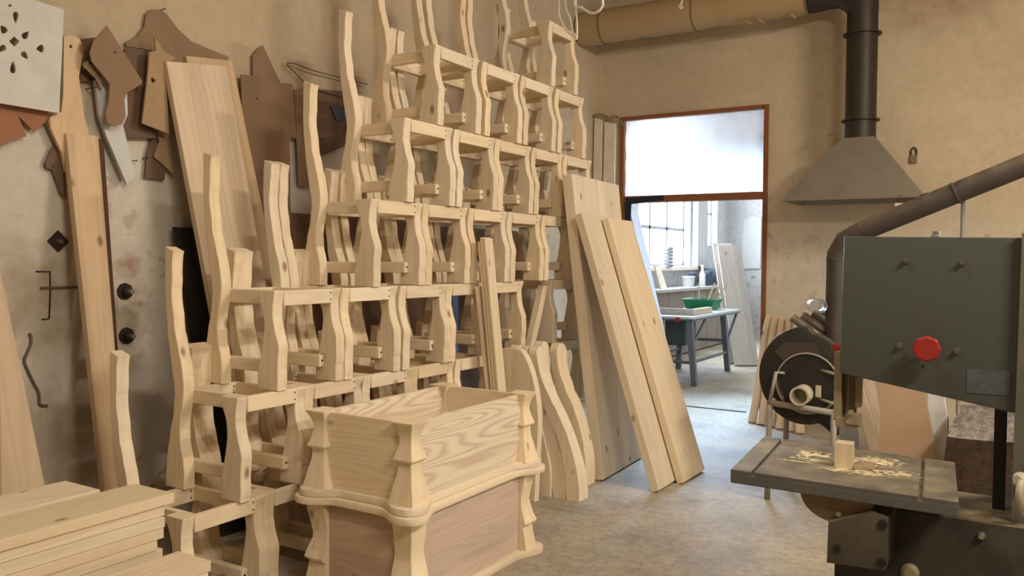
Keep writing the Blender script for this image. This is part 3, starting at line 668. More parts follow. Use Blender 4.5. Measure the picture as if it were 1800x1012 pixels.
dd = autosmooth(link('wrapped_duct', bm, M_wrap), 50); tag(dd, 'thick duct wrapped in yellow brown paper along the top of the back wall', 'duct')
bm = bmesh.new()
M_band = plain('duct_band', (116, 84, 50), .8)
for x in (-3.72, -2.75, -1.715):
    bm = bmesh.new(); lathe(bm, [(.172, -.004), (.1775, -.004), (.1775, .004), (.172, .004)], 28, (x, 7.82, 3.885), (1, 0, 0)); link('band', bm, M_band, dd)
for sx, sz, ln in ((-2.35, 3.72, .16), (-1.9, 3.72, .1), (-2.2, 3.715, .12)):
    bm = bmesh.new(); tube(bm, [(sx, 7.75, sz+.01), (sx+ln*.6, 7.72, sz-.012), (sx+ln, 7.74, sz-.05)], .008, 5); link('torn_paper', bm, M_wrap, dd)
# tag hanging at the hood
r = empty('hanging_tag', (-.879, 7.40, 1.94), 'small wooden tag on a string below the right corner of the hood', 'tag')
boxobj('tag_block', (-.03, .03, -.008, .008, -.03, .03), PINE_Z, r)
bm = bmesh.new(); tube(bm, [(0, 0, -.09), (.004, 0, 0), (-.01, .03, .07), (.01, .08, .10)], .004, 5); link('string', bm, M_bark, r)
r = empty('padlock', (-.86, 8.19, 2.44), 'small old padlock hanging on the wall right of the hood', 'padlock')
bm = bmesh.new(); box(bm, -.028, .028, -.02, .01, -.07, 0, bev=.006); link('lock_body', bm, plain('brass_grey', (140, 120, 90), .6, metal=.4), r)
bm = bmesh.new(); tube(bm, spline([(-.02, -.005, 0), (-.022, -.005, .04), (0, -.005, .07), (.022, -.005, .04), (.02, -.005, 0)], 4), .006, 6); link('shackle', bm, M_iron, r)

# ------------------------------------------------------------------ blower with its suction pipe
M_blk = plain('black_cast_iron', (44, 42, 41), .55, metal=.2, var=.2, scale=6, dust=(150, 132, 106), dustamt=.45)
M_tubeg = plain('dusty_grey_paint', (150, 142, 130), .6, var=.12, scale=9, dust=(186, 170, 140), dustamt=.4)
M_pvc = plain('cream_plastic', (196, 188, 166), .5, var=.06)
bw = empty('dust_blower', (-1.146, 5.5, 0), 'black snail shaped dust blower on a tubular stand behind the band saw', 'blower')
bm = bmesh.new()
sp = []
for i in range(40):
    a = PI/2+2*PI*i/40
    rr = .305-.05*((i/40)-.3) if i < 34 else .28
    sp.append((rr*math.cos(a)*.93, .77+rr*math.sin(a)))
prism(bm, sp, -.16, .14, 'y', bev=.012); autosmooth(link('volute_casing', bm, M_blk, bw), 35)
bm = bmesh.new(); lathe(bm, [(.186, 0), (.186, .02), (.18, .03), (.172, .02)], 36, (.018, -.16, .74), (0, -1, 0)); autosmooth(link('inlet_plate', bm, M_blk, bw), 35)
bm = bmesh.new()
pr_ = ring((.018, -.185, .74), (0, -1, 0), .186, 36); tube(bm, pr_+[pr_[0]], .0065, 6); link('rim_ring', bm, M_tubeg, bw, smooth=True)
bm = bmesh.new(); lathe(bm, [(.058, 0), (.058, .13), (.047, .13), (.045, .02)], 24, (-.0, -.18, .675), (0, -1, 0)); autosmooth(link('inlet_spout', bm, M_pvc, bw), 35)
bm = bmesh.new(); lathe(bm, [(.044, 0), (.044, .004)], 20, (0, -.20, .675), (0, -1, 0)); link('spout_cap', bm, plain('greenish_cap', (168, 164, 122), .6), bw)
bm = bmesh.new(); box(bm, .07, .105, -.195, -.188, .66, .735, bev=.006); link('paint_daub', bm, M_pvc, bw)
bm = bmesh.new(); prism(bm, [(-.19, .92), (-.13, .985), (.06, .99), (.09, .90), (0, .93), (-.12, .86)], -.166, -.161, 'y'); link('worn_plate', bm, plain('worn_bronze', (72, 64, 55), .7), bw)
bm = bmesh.new()
Yf, Yb = -.25, .2
tube(bm, [(-.19, Yf, .61), (.19, Yf, .585)], .019, 10); tube(bm, [(-.19, Yb, .61), (.19, Yb, .60)], .019, 10)
tube(bm, [(-.19, Yf, .61), (-.19, Yb, .61)], .019, 10); tube(bm, [(.19, Yf, .585), (.19, Yb, .60)], .019, 10)
link('stand_frame', bm, M_tubeg, bw, smooth=True)
for x, y in ((-.19, Yf), (.19, Yf), (-.19, Yb), (.19, Yb)):
    bm = bmesh.new(); tube(bm, [(x, y, .6), (x*1.03, y, 0)], .018, 10); link('stand_leg', bm, M_tubeg, bw, smooth=True)
for P_, r_ in (([(-.19, Yf, .61), (-.16, Yf+.02, .80), (-.12, -.165, .79)], .012), ([(.19, Yf, .82), (.1, -.19, .83)], .009), ([(.19, Yf, .64), (.1, -.19, .65)], .009)):
    bm = bmesh.new(); tube(bm, P_, r_, 8); link('clamp_bar', bm, M_tubeg, bw, smooth=True)
bm = bmesh.new(); tube(bm, spline([(-.16, .04, .53), (-.03, .0, .53), (.1, 0, .50), (.19, 0, .42)], 4), .05, 14); autosmooth(link('lower_duct', bm, M_blk, bw))
for i in range(4):
    bm = bmesh.new(); dy, dz, dx = .07*i, .012*i, .05*i
    lathe(bm, [(.026, 0), (.026, .30)], 14, (-.115+dx, -.03+dy, 1.135+dz), (.2, 0, -.135)); autosmooth(link('grey_tube', bm, M_gal, bw))
bm = bmesh.new()
for i in range(6): box(bm, .06+.018*i, .07+.018*i, .07, .2, .99, 1.075+.012*i, bev=.002)
box(bm, .04, .17, .065, .205, .97, 1.0, bev=.003)
link('cooling_ribs', bm, M_gal, bw)
M_glass = NT('jar_glass'); M_glass.b.inputs['Base Color'].default_value = (.93, .97, 1, 1); M_glass.b.inputs['Roughness'].default_value = .08
M_glass.b.inputs['Transmission Weight'].default_value = .85; M_glass.b.inputs['IOR'].default_value = 1.4
jar = empty('glass_jar', (-1.10, 5.45, 1.215), 'clear jar lying on top of the dust blower', 'jar')
bm = bmesh.new(); lathe(bm, [(.040, -.09), (.047, -.08), (.047, .04), (.04, .055), (.04, .07), (.036, .07), (.036, .055), (.042, .04), (.042, -.075)], 24, ax=(.5, -1, 0), cap1=True); autosmooth(link('jar_body', bm, M_glass.m, jar))
M_pipe = plain('sooty_pipe', (74, 66, 60), .6, metal=.2, var=.2, scale=4, dust=(150, 136, 112), dustamt=.75)
pp = empty('suction_pipe', (-1.005, 5.5, 1.1), 'long dusty suction pipe climbing to the right above the band saw', 'pipe')
bm = bmesh.new(); lathe(bm, [(.058, -.13), (.058, .41)], 22); autosmooth(link('riser', bm, M_pipe, pp))
bm = bmesh.new(); tube(bm, [(0, 0, .40), (.002, 0, .44), (.045, 0, .525), (.15, 0, .585)], .061, 22); autosmooth(link('elbow', bm, M_pipe, pp), 18)
bm = bmesh.new(); d = Vector((.892, 0, .38)).normalized(); lathe(bm, [(.062, 0), (.062, 3.0)], 22, (.14, 0, .58), d); autosmooth(link('sloping_pipe', bm, M_pipe, pp))
for L in (.55, 1.7):
    bm = bmesh.new(); lathe(bm, [(.062, 0), (.067, .003), (.067, .012), (.062, .015)], 22, Vector((.14, 0, .58))+d*L, d); link('joint_ring', bm, M_pipe, pp)
bm = bmesh.new(); tube(bm, [(.69, .06, .78), (.69, .06, -.502)], .012, 8); link('support_rod', bm, M_tubeg, pp)

# ------------------------------------------------------------------ odds and ends along the back wall
BR = pine('z', (226, 198, 158), (200, 166, 122), knots=.4, name='back_pine')
for i in range(6):
    xb, yb = -2.135+.098*i, 7.62-.055*i
    w = .085
    xt = -2.125+.072*i
    o_ = [(0, 0), (.085, 0)]
    n = 9; L = 1.09
    rt = [(.070+.005*math.sin(k/n*5+i), L*k/n) for k in range(1, n)]; lt_ = [(0+.006*math.sin(k/n*5.5+i*.8), L*k/n) for k in range(1, n)]
    sk = (xt-xb)/L
    ol = [(a, b) for a, b in [(0, 0), (.070, 0)]+rt+[(.066, L), (.005, L)]+lt_[::-1]]
    board('wavy_board', (xb, yb, 0), (xb+w, yb, 0), (xt+w, 8.15-.036*i, 1.0), (xt, 8.15-.036*i, 1.0), .03, BR,
          'wavy edged pine board leaning on the back wall by the door, %s from the left' % (['first', 'second', 'third', 'fourth', 'fifth', 'last'][i]), 'board', 'wavy boards leaning on the back wall', outline=ol)
bm = bmesh.new()
ol = [p[:2] for p in spline([(-.76, .30, 0), (-.748, .40, 0), (-.742, .5, 0), (-.752, .6, 0), (-.78, .757, 0), (-.80, .90, 0)], 4)]
ol2 = [p[:2] for p in spline([(-.425, .30, 0), (-.451, .456, 0), (-.482, .604, 0), (-.494, .70, 0), (-.50, .9, 0)], 4)]
prism(bm, [(-.80, 0), (-.40, 0)]+ol2+ol[::-1], 5.60, 5.615, 'y')
tag(link('hardboard_template', bm, plain('tan_hardboard', (202, 168, 138), .7, var=.05)), 'large tan hardboard template with waisted sides behind the saw table', 'template')
bm = bmesh.new()
L1 = [(-.452, .346), (-.472, .45), (-.497, .572), (-.501, .67), (-.50, .9)]; L2 = [(-.394, .30), (-.381, .398), (-.381, .514), (-.399, .605), (-.40, .652), (-.40, .9)]
prism(bm, [(-.44, 0), (-.39, 0)]+[p[:2] for p in spline([(a, b, 0) for a, b in L2], 3)]+[p[:2] for p in spline([(a, b, 0) for a, b in L1], 3)][::-1], 5.80, 5.85, 'y', bev=.004)
tag(link('lit_board', bm, plain('bright_lit_wood', (240, 238, 230), .6, var=.05)), 'brightly lit board with a bulging edge between hardboard template and timber block', 'board')  # strong light on this board is put into its near-white colour
for i, (xb, xt, y, m_) in enumerate(((-.845, -1.15, 6.42, BR), (-.775, -1.06, 6.48, BR), (-.79, -.99, 6.58, pine('z', (180, 140, 98), (150, 110, 70), knots=.8, name='dark_pine')))):
    board('offcut_board', (xb-.04, y, 0), (xb+.04, y, 0), (xt+.04, y+.12, 1.0), (xt-.04, y+.12, 1.0), .025, m_, ['leftmost of the slanting boards seen behind the saw blade', 'middle slanting board seen behind the saw blade', 'brown slanting board beside the tan hardboard template'][i], 'board', 'slanting boards behind the saw')
# timber block
t = NT('weathered_timber')
tc = t.n('ShaderNodeTexCoord'); mp = t.n('ShaderNodeMapping'); mp.inputs['Scale'].default_value = (1, .3, 1); t.l(tc.outputs['Object'], mp.inputs[0])
n1 = t.n('ShaderNodeTexNoise', i_Scale=30.0, i_Detail=8.0, i_Roughness=.75); t.l(mp.outputs[0], n1.inputs['Vector'])
g_ = t.n('ShaderNodeNewGeometry'); s_ = t.n('ShaderNodeSeparateXYZ'); t.l(g_.outputs['Normal'], s_.inputs[0])
c1 = t.ramp(n1.outputs[0], [(.3, lin((42, 32, 24))), (.7, lin((96, 74, 54)))]); c2 = t.ramp(n1.outputs[0], [(.35, lin((96, 88, 88))), (.5, lin((146, 136, 132))), (.66, lin((190, 176, 148)))])
t.l(t.mix(t.math('GREATER_THAN', s_.outputs[2], .5), c1, c2), t.b.inputs['Base Color']); t.b.inputs['Roughness'].default_value = .9; t.bump(n1.outputs[0], .8, .03)
bm = bmesh.new(); box(bm, -.33, .35, 4.92, 6.0, 0, .59)
bmesh.ops.subdivide_edges(bm, edges=bm.edges[:], cuts=14, use_grid_fill=True)
for v in bm.verts:
    if v.co.z > .01: v.co += Vector((noise.noise(v.co*5)*.018, noise.noise(v.co*5+Vector((9, 0, 0)))*.02, noise.noise(v.co*4+Vector((0, 7, 0)))*.03))
tag(link('timber_block', bm, t.m), 'heavy dark old timber block with a dusty top behind the band saw', 'timber block')

# ------------------------------------------------------------------ band saw
M_saw = plain('grey_green_enamel', (80, 82, 79), .42, var=.05, scale=4, spec=.45)
M_saw2 = plain('dusty_enamel', (92, 91, 82), .5, var=.10, scale=6, dust=(196, 176, 132), dustamt=.8)
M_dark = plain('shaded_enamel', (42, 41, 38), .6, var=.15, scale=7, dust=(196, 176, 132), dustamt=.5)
M_iron2 = plain('planed_cast_iron', (98, 96, 92), .5, metal=.2, var=.12, scale=7, dust=(188, 172, 138), dustamt=.65)
M_steel = plain('bright_steel', (176, 172, 160), .3, metal=.8, var=.05)
M_redk = plain('red_plastic', (160, 46, 40), .45, var=.04)
M_beige = plain('dusty_beige_metal', (150, 136, 108), .6, var=.12, scale=10)
M_bolt = plain('oiled_steel', (120, 116, 106), .35, metal=.6)
bs = empty('band_saw', (-.1, 2.4, 0), 'grey green band saw with red star knob, at the right edge', 'band saw')
def bp(name, bm, m, parent=None, sm=0):
    for v in bm.verts: v.co -= Vector((-.1, 2.4, 0))
    o = link(name, bm, m, parent or bs)
    return autosmooth(o, sm) if sm else o
bm = bmesh.new(); prism(bm, [(-.413, 1.565), (.40, 1.552), (.40, 1.055), (-.02, 1.131), (-.418, 1.197)], 2.36, 2.57, 'y', bev=.007)
cov = bp('wheel_cover', bm, M_saw, sm=35)
for x, z in ((-.26, 1.501), (-.132, 1.497), (-.27, 1.28), (-.139, 1.275)):
    bm = bmesh.new(); lathe(bm, [(.010, 0), (.010, .0015), (.0075, .0015), (.0075, .012), (.006, .014)], 6, (x, 2.36, z), (0, -1, 0)); bp('bolt', bm, M_bolt, cov)
kb = empty('tension_knob', (0, 0, 0), None, None); kb.parent = cov
bm = bmesh.new()
N = 42; rg = []
for h, s in ((0, .8), (.004, 1), (.016, 1), (.021, .85)):
    rg.append([Vector((-.203+(.0315+.0016*math.cos(8*2*PI*k/N))*s*math.cos(2*PI*k/N), 2.322-h, 1.281+(.0315+.0016*math.cos(8*2*PI*k/N))*s*math.sin(2*PI*k/N))) for k in range(N)])
skin(bm, rg)
k_ = bp('star_grip', bm, M_redk, cov, 40)
bm = bmesh.new(); lathe(bm, [(.007, 0), (.007, .045)], 12, (-.203, 2.362, 1.281), (0, -1, 0)); bp('knob_shaft', bm, M_steel, cov)
bpy.data.objects.remove(kb)
bm = bmesh.new(); box(bm, -.116, -.022, 2.3585, 2.36, 1.172, 1.232, bev=.0004); bp('name_plate', bm, plain('worn_nameplate', (84, 88, 90), .4, var=.3, scale=40), cov)
bm = bmesh.new(); lathe(bm, [(.0035, 0), (.0035, .001)], 8, (-.215, 2.36, 1.232), (0, -1, 0)); bp('hole', bm, BLACK, cov)
bm = bmesh.new(); lathe(bm, [(.014, 0), (.014, .012), (.010, .014), (.010, .024)], 14, (-.2, 2.46, 1.555)); bp('top_fitting', bm, M_steel, sm=35)
bm = bmesh.new(); prism(bm, [(-.0215, 0), (.40, 0), (.40, 1.57), (-.0075, 1.57)], 2.335, 2.62, 'y', bev=.006); col = bp('column', bm, M_saw2, sm=35)
bm = bmesh.new(); tube(bm, spline([(.03, 2.33, .99), (.008, 2.28, .985), (.003, 2.27, .95), (.015, 2.31, .90)], 4), .009, 10); lathe(bm, [(.016, 0), (.019, .012), (.012, .026)], 14, (.01, 2.30, .985), (-.5, -1, 0)); bp('door_handle', bm, M_pvc, col, 35)
# body
bm = bmesh.new()
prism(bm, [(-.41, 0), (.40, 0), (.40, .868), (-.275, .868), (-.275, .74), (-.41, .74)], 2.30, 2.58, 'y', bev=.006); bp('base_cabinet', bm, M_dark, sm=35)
bm = bmesh.new(); prism(bm, [(-.402, .748), (-.268, .755), (-.262, .885), (-.30, .895), (-.40, .852)], 2.15, 2.34, 'y', bev=.006); br_ = bp('table_bracket', bm, plain('grimy_enamel', (76, 70, 58), .6, var=.15, scale=12, dust=(180, 160, 120), dustamt=.3), sm=35)
bm = bmesh.new(); lathe(bm, [(.009, 0), (.009, .004), (.004, .004)], 10, (-.378, 2.15, .79), (0, -1, 0)); lathe(bm, [(.011, 0), (.011, .004), (.004, .004)], 10, (-.275, 2.15, .868), (0, -1, 0)); lathe(bm, [(.011, 0), (.011, .004), (.004, .004)], 10, (-.275, 2.15, .775), (0, -1, 0)); bp('bracket_bolts', bm, BLACK, br_)
bm = bmesh.new(); prism(bm, [(-.385+.088*math.cos(PI+PI*i/20), .918+.072*math.sin(PI+PI*i/20)) for i in range(21)], 2.17, 2.21, 'y', bev=.003)
tr_ = bp('trunnion', bm, plain('dusty_trunnion', (122, 104, 76), .6, var=.1), sm=35)
bm = bmesh.new(); lathe(bm, [(.007, 0), (.007, .008)], 8, (-.378, 2.17, .872), (0, -1, 0)); bp('lock_screw', bm, M_steel, tr_)
for x, z, rr in ((-.073, .835, .010), (-.228, .714, .022)):
    bm = bmesh.new(); lathe(bm, [(rr, 0), (rr, .006), (rr*.6, .014)], 14, (x, 2.30, z), (0, -1, 0)); bp('cabinet_bolt', bm, M_steel if rr < .015 else M_beige, sm=35)
bm = bmesh.new()
box(bm, -.650, -.124, 2.150, 2.612, .914, .9405, bev=.0025)
for x0, x1 in ((-.650, -.596), (-.585, -.207), (-.196, -.124)): box(bm, x0, x1, 2.150, 2.612, .9395, .95, bev=.0015)
def skew(bm):
    for v in bm.verts:
        x, y = v.co.x, v.co.y; k = (y-2.15)/.46; u = (x+.65)/.526
        v.co.x = -.646+u*.531-.0345*k; v.co.y = y-u*(.01+.038*k)
skew(bm)
tb = bp('saw_table', bm, M_iron2)
for x_ in (-.1975, -.5865):
    bm = bmesh.new(); box(bm, x_, x_+.0025, 2.152, 2.61, .94, .9508); skew(bm); bp('slot_edge', bm, M_steel, tb)
# blade and guides
bm = bmesh.new(); box(bm, -.4035, -.4025, 2.412, 2.426, .90, 1.25); bp('blade', bm, M_steel)
bm = bmesh.new(); box(bm, -.438, -.418, 2.40, 2.45, 1.062, 1.25, bev=.002); box(bm, -.418, -.385, 2.436, 2.452, 1.075, 1.25, bev=.002); box(bm, -.385, -.371, 2.415, 2.45, 1.10, 1.25, bev=.002); bp('guide_post', bm, M_beige)
bm = bmesh.new(); box(bm, -.432, -.372, 2.395, 2.44, 1.045, 1.072, bev=.003); box(bm, -.405, -.368, 2.39, 2.42, 1.055, 1.085, bev=.003); lathe(bm, [(.007, 0), (.007, .01)], 12, (-.39, 2.39, 1.09), (0, -1, 0)); bp('blade_guide', bm, M_beige)
bm = bmesh.new(); prism(bm, [(-.462, .90), (-.405, .90), (-.405, .985), (-.412, 1.005), (-.425, 1.02), (-.452, 1.015), (-.462, 1.0)], 2.63, 2.635, 'y'); bp('dust_flap', bm, plain('frosted_plastic', (176, 180, 186), .4, var=.1))
bm = bmesh.new(); box(bm, -.056, -.028, 2.44, 2.47, .86, 1.15, bev=.002); bp('blade_return_guard', bm, plain('black_guard', (40, 39, 37), .6))
bm = bmesh.new(); tube(bm, [(-.40, 2.57, 1.235), (-.46, 2.60, 1.241)], .006, 8); lv = bp('tension_lever', bm, M_steel)
bm = bmesh.new(); lathe(bm, [(.006, -.004), (.011, 0), (.012, .028), (.008, .034)], 14, (-.452, 2.596, 1.241), (-1, .4, .05)); bp('lever_grip', bm, M_redk, lv, 40)
# on the table
bm = bmesh.new(); prism(bm, [(-.418, 2.318), (-.374, 2.318), (-.372, 2.34), (-.376, 2.362), (-.418, 2.362)], .9505, 1.017, 'z', bev=.001)
tag(link('wood_block', bm, PINE_Z), 'small upright pine block standing on the saw table before the blade', 'block')
bm = bmesh.new(); prism(bm, [(-.371, 2.325), (-.328, 2.345), (-.322, 2.355), (-.334, 2.395), (-.371, 2.40)], .9505, .961, 'z', bev=.001)
tag(link('wood_offcut', bm, pine('x', (186, 150, 104), (150, 112, 74), name='offcut_pine')), 'thin flat offcut lying on the saw table right of the block', 'offcut')
bm = bmesh.new()
random.seed(11)
def dustheap(cx, cy, rx, ry, h, n=64):
    g = {}
    for i in range(n+1):
        for j in range(n+1):
            u, v = i/n*2-1, j/n*2-1
            x, y = cx+u*rx, cy+v*ry
            q = (1-u*u)*(1-v*v)
            z = h*q*(.3+.7*abs(noise.noise((x*38, y*38, .5))))+h*.55*noise.noise((x*90, y*130, 2.2))+h*.35*noise.noise((x*330, y*330, 5.2))-.35*h*(1.3-q)
            g[i, j] = (x, y, .9502+z)
    vs = {}
    for i in range(n):
        for j in range(n):
            q = [(i, j), (i+1, j), (i+1, j+1), (i, j+1)]
            if sum(g[k][2]-.9502 for k in q)/4 < .0006: continue
            bm.faces.new([vs.setdefault(k, None) or vs.__setitem__(k, bm.verts.new((g[k][0], g[k][1], max(.9503, g[k][2])))) or vs[k] for k in q])
dustheap(-.36, 2.30, .15, .05, .003); dustheap(-.47, 2.37, .11, .03, .0035); dustheap(-.52, 2.33, .08, .012, .004); dustheap(-.5, 2.44, .07, .07, .003)
dustheap(-.27, 2.34, .09, .05, .003); dustheap(-.33, 2.45, .10, .10, .0035)
M_dust = plain('sawdust', (222, 204, 164), .95, var=.10, scale=90)
tag(link('sawdust', bm, M_dust, smooth=True), 'pale sawdust strewn over the saw table round the block', 'sawdust', kind='stuff')

# ------------------------------------------------------------------ hanging cable, ceiling hook
M_cab = plain('white_cable', (222, 214, 206), .5)
cb = empty('hanging_cable', (-2.4, 4.6, 4.29), 'loops of white cable hanging from the ceiling before the top chair', 'cable')
for i, L in enumerate(([(-2.505, 3.123), (-2.504, 3.024), (-2.461, 2.932), (-2.398, 2.869), (-2.378, 2.86), (-2.379, 2.969), (-2.387, 3.104)], [(-2.463, 3.116), (-2.427, 2.989), (-2.403, 2.894), (-2.38, 2.863)], [(-2.401, 3.106), (-2.352, 3.044), (-2.284, 2.998), (-2.23, 3.002), (-2.202, 3.039), (-2.205, 3.081)])):
    P = [(x+2.4, 0, z-4.29) for x, z in L]
    P = [(.02*i, 0, 0), (P[0][0]-.02, 0, -.6)]+P
    if i != 1: P += [(P[-1][0]+.02, 0, -.6), (.05+.02*i, 0, 0)]
    bm = bmesh.new(); tube(bm, spline(P, 5), .0085 if i == 2 else .0065, 8); link('cable_loop', bm, M_cab, cb, smooth=True)
bm = bmesh.new(); tube(bm, spline([(-2.553, 6.9, 4.29), (-2.556, 6.9, 3.78), (-2.561, 6.9, 3.703), (-2.579, 6.9, 3.68), (-2.566, 6.9, 3.658), (-2.548, 6.9, 3.676)], 5), .009, 7)
tag(link('ceiling_hook', bm, M_cab, smooth=True), 'thin white hooked wire hanging from the ceiling before the wrapped duct', 'hook')

# ------------------------------------------------------------------ workroom beyond the door
M_grey = plain('grey_steel', (110, 114, 122), .5, metal=.3, var=.1)
M_top = plain('pale_table_top', (206, 212, 214), .35, var=.04)
ts = empty('saw_bench', (-3.72, 10.5, 0), 'grey metal saw bench with splayed legs in the room beyond the door', 'saw bench')
boxobj('bench_top', (-.36, .36, -.92, 1.0, .785, .815), M_top, ts, .004)
boxobj('top_rim', (-.365, .365, -.925, 1.005, .765, .784), M_grey, ts, .002)
lg = [(.30, -.86, .42, -1.0), (.30, .45, .34, .55), (-.28, .45, -.3, .4), (-.3, -.86, -.33, -.95)]
for x, y, bx_, by_ in lg:
    bm = bmesh.new(); skin(bm, [rect(x-.035, x+.035, y-.035, y+.035, .765), rect(bx_-.032, bx_+.032, by_-.032, by_+.032, 0)]); link('leg', bm, M_grey, ts)
for (a, b) in (((.38, -.95, .28), (.33, .5, .26)), ((-.31, -.93, .28), (-.29, .42, .28)), ((.38, -.95, .27), (-.31, -.92, .27)), ((.32, .48, .42), (-.29, .42, .42))):
    bm = bmesh.new(); tube(bm, [a, b], .02, 8); link('stretcher', bm, M_grey, ts)
for (a, b) in (((.33, -.9, .42), (.33, -.35, .77)), ((.32, .5, .36), (.33, .97, .77))):
    bm = bmesh.new(); tube(bm, [a, b], .018, 8); link('brace', bm, M_grey, ts)
bm = bmesh.new(); box(bm, -.14, .14, -.55, -.15, .42, .765, bev=.03); link('motor', bm, plain('motor_grey', (80, 86, 92), .5), ts)
bm = bmesh.new(); lathe(bm, [(.028, 0), (.03, .03)], 16, (.18, -.93, .775), (0, -1, 0)); link('stop_button', bm, M_redk, ts)
fn = empty('rip_fence', (-3.72, 10.5, .8155), 'pale L-shaped rip fence lying on the saw bench', 'fence')
boxobj('long_bar', (-.28, .26, -.62, -.55, 0, .075), M_whiteboard, fn); boxobj('cross_bar', (.18, .26, -.55, .1, 0, .07), PINE_Y, fn)
gb = empty('green_bin', (-3.82, 11.28, .8155), 'green plastic bin holding sticks on the far end of the saw bench', 'bin')
M_green = plain('green_plastic', (24, 122, 78), .45)
bm = bmesh.new(); skin(bm, [rect(-.18, .18, -.16, .16, 0), rect(-.215, .215, -.19, .19, .125), rect(-.235, .235, -.205, .205, .125), rect(-.235, .235, -.205, .205, .14), rect(-.20, .20, -.175, .175, .14), rect(-.165, .165, -.145, .145, .012)]); link('bin_shell', bm, M_green, gb)
for i, (x, y, dx, dy) in enumerate(((.02, .05, .10, .1), (.08, 0, .16, .06), (-.06, .02, -.02, .05), (.1, .06, .2, .1))):
    bm = bmesh.new(); tube(bm, [(x, y, .02), (x+dx, y+dy, .36)], .013, 6); o = link('stick', bm, PINE_Z); o.location = (-3.82, 11.28, .8155)
    tag(o, 'thin wooden stick standing in the green bin, %s' % ['leaning slightly right', 'rightmost and most slanted but one', 'almost upright', 'hindmost at the right'][i], 'stick', 'sticks in the green bin')
wb = empty('workbench', (-4.765, 13.4, 0), 'long grey workbench under the bright window of the far room', 'workbench')
boxobj('bench_top', (-.215, .26, -2.1, 2.1, 1.01, 1.055), plain('dusty_bench', (180, 176, 172), .6), wb)
for i in range(7): boxobj('front_board', (.17, .20, -2.08+.595*i, -1.50+.595*i, .02, 1.009), plain('grey_boards', (142, 130, 118), .8, var=.15), wb)
for y in (-2.05, 0, 2.05): boxobj('leg', (-.2, .16, y-.05, y+.05, 0, 1.009), M_greyw, wb)
bm = bmesh.new(); box(bm, -5.0, -4.86, 11.5, 14.1, 1.325, 1.375, bev=.005); tag(link('trim_2', bm, M_pale), kind='structure')
def jarlike(name, prof, loc, mat, lab, cat, lid=None):
    r = empty(name, loc, lab, cat); bm = bmesh.new(); lathe(bm, prof, 20); autosmooth(link('body', bm, mat, r))
    if lid: bm = bmesh.new(); lathe(bm, lid[0], 20); autosmooth(link('lid', bm, lid[1], r))
jarlike('paint_tub', [(.085, 0), (.10, .15)], (-4.66, 13.05, 1.056), M_white, 'white paint tub with lid on the far workbench', 'tub', ([(.106, .15), (.106, .175)], M_pale))
jarlike('bottle', [(.05, 0), (.05, .2), (.02, .27), (.02, .33)], (-4.62, 13.62, 1.056), M_whiteboard, 'white bottle between dark cans on the far workbench', 'bottle', ([(.024, .33), (.024, .36)], M_white))
M_can = plain('dark_can', (62, 72, 86), .5)
for i, (x, y, h) in enumerate(((-4.72, 13.42, .22), (-4.66, 13.85, .2), (-4.68, 14.1, .24))):
    jarlike('paint_can', [(.075, 0), (.075, h)], (x, y, 1.056), M_can, ['dark can left of the white bottle on the far bench', 'dark can right of the white bottle on the far bench', 'dark can at the right end of the cans on the far bench'][i], 'can', ([(.07, h), (.07, h+.012)], M_grey))
bm = bmesh.new(); box(bm, -4.85, -4.62, 14.3, 14.75, 1.056, 1.36, bev=.006); tag(link('tool_case', bm, plain('navy_case', (60, 66, 80), .5)), 'dark blue grey case at the right end of the far workbench', 'case')
for i in range(6):
    bm = bmesh.new(); lathe(bm, [(.07, 0), (.105, .004), (.105, .05), (.07, .054)], 20); o = link('tape_roll', bm, plain('grey_roll', (128, 128, 134), .6)); o.location = (-4.93+.03, 12.68, 1.376+.055*i)
    autosmooth(o); tag(o, 'grey roll in the stack on the far window sill, %s' % ['lowest', 'second from below', 'third from below', 'fourth from below', 'fifth from below', 'topmost'][i], 'roll', 'rolls stacked on the window sill')
bm = bmesh.new(); skin(bm, [rect(-.01, .01, -.2, .2, 0), rect(-.01, .01, -.18, .18, .36)]); o = link('cardboard_sheet', bm, M_pale); o.location = (-4.68, 12.0, 1.056); o.rotation_euler = (0, -.3, .15)
tag(o, 'pale cardboard sheet leaning at the left end of the far workbench', 'cardboard')
AN = pine('z', (206, 196, 182), (178, 164, 148), stave=.12, knots=.8, name='cool_pine')
board('pine_board', (-3.45, 11.62, 0), (-3.16, 11.80, 0), (-3.66, 12.5, 1.70), (-3.95, 12.32, 1.70), .04, AN, 'wide knotty board leaning in the far room right of the saw bench', 'board')
board('pine_board', (-3.58, 11.80, 0), (-3.33, 11.95, 0), (-3.84, 12.65, 1.74), (-4.09, 12.50, 1.74), .04, AN, 'second board behind the knotty one in the far room', 'board')
bm = bmesh.new(); prism(bm, [(-4.68, 1.33), (-4.34, 1.34), (-4.33, 2.32), (-4.5, 2.36), (-4.66, 2.25), (-4.70, 1.9)], 16.15, 16.19, 'y'); tag(link('wall_sheet', bm, M_white), 'torn white sheet on the end wall of the far room', 'sheet')
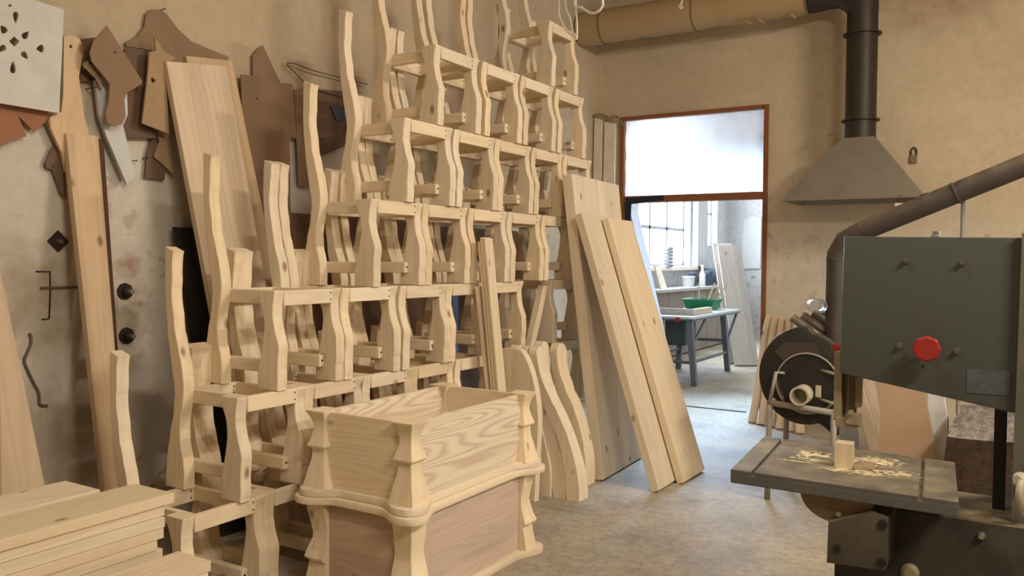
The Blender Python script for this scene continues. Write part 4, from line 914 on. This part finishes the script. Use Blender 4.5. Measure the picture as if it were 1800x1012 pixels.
bm = bmesh.new(); tube(bm, spline([(-4.87, 14.4, 2.72), (-4.4, 13.0, 2.46), (-3.9, 11.6, 2.36), (-3.4, 10.2, 2.36), (-2.9, 8.49, 2.45)], 6), .007, 6); tag(link('slack_wire', bm, M_iron, smooth=True), 'thin dark slack wire crossing the far room above the window', 'wire')

# ------------------------------------------------------------------ light
def area(name, loc, rot, sx, sy, power, col, spread=PI):
    d = bpy.data.lights.new(name, 'AREA'); d.shape = 'RECTANGLE'; d.size, d.size_y = sx, sy; d.energy = power; d.color = col; d.spread = spread
    o = bpy.data.objects.new(name, d); COL.objects.link(o); o.location = loc; o.rotation_euler = rot
WARM = (1.0, .895, .75)
area('tube_lamp', (1.7, .9, 3.5), (0, math.radians(48), math.radians(-35)), .14, 1.2, 105, WARM)
area('tube_lamp', (-1.3, 1.4, 3.4), (0, 0, 0), 1.0, .12, 24, WARM)
area('tube_lamp', (1.9, 4.6, 3.9), (0, math.radians(50), 0), .16, 1.3, 125, WARM)
area('window_light', (3.3, 4.2, 1.9), (0, math.radians(90), 0), 1.6, 2.0, 55, (1.0, .94, .86))  # soft fill added on the right side, no window is built there
area('annex_daylight_fill', (-4.8, 12.9, 2.5), (0, math.radians(-78), 0), 1.9, 2.2, 260, (.66, .80, 1))
area('annex_daylight_fill', (-1.6, 14.0, 3.9), (0, 0, 0), 3.0, 3.0, 110, (.72, .84, 1))  # overhead fill added to the daylight of the annex
area('annex_daylight_fill', (-3.3, 8.72, 2.56), (math.radians(-90), 0, 0), .55, .35, 9.0, (.74, .85, 1), 2.6)  # added lamp close behind the plastic sheet, makes its bright spot
area('annex_daylight_fill', (-2.5, 9.4, 2.7), (math.radians(-42), 0, math.radians(12)), 1.4, .4, 95, (.42, .66, 1), 1.5)  # added blue lamp hidden above the doorway, tints the floor like daylight
w = bpy.data.worlds.new('world'); scn.world = w; w.use_nodes = True
w.node_tree.nodes['Background'].inputs[0].default_value = (.8, .86, 1, 1); w.node_tree.nodes['Background'].inputs[1].default_value = .2
scn.view_settings.view_transform = 'Standard'
scn.view_settings.look = 'None'
scn.view_settings.exposure = -.2
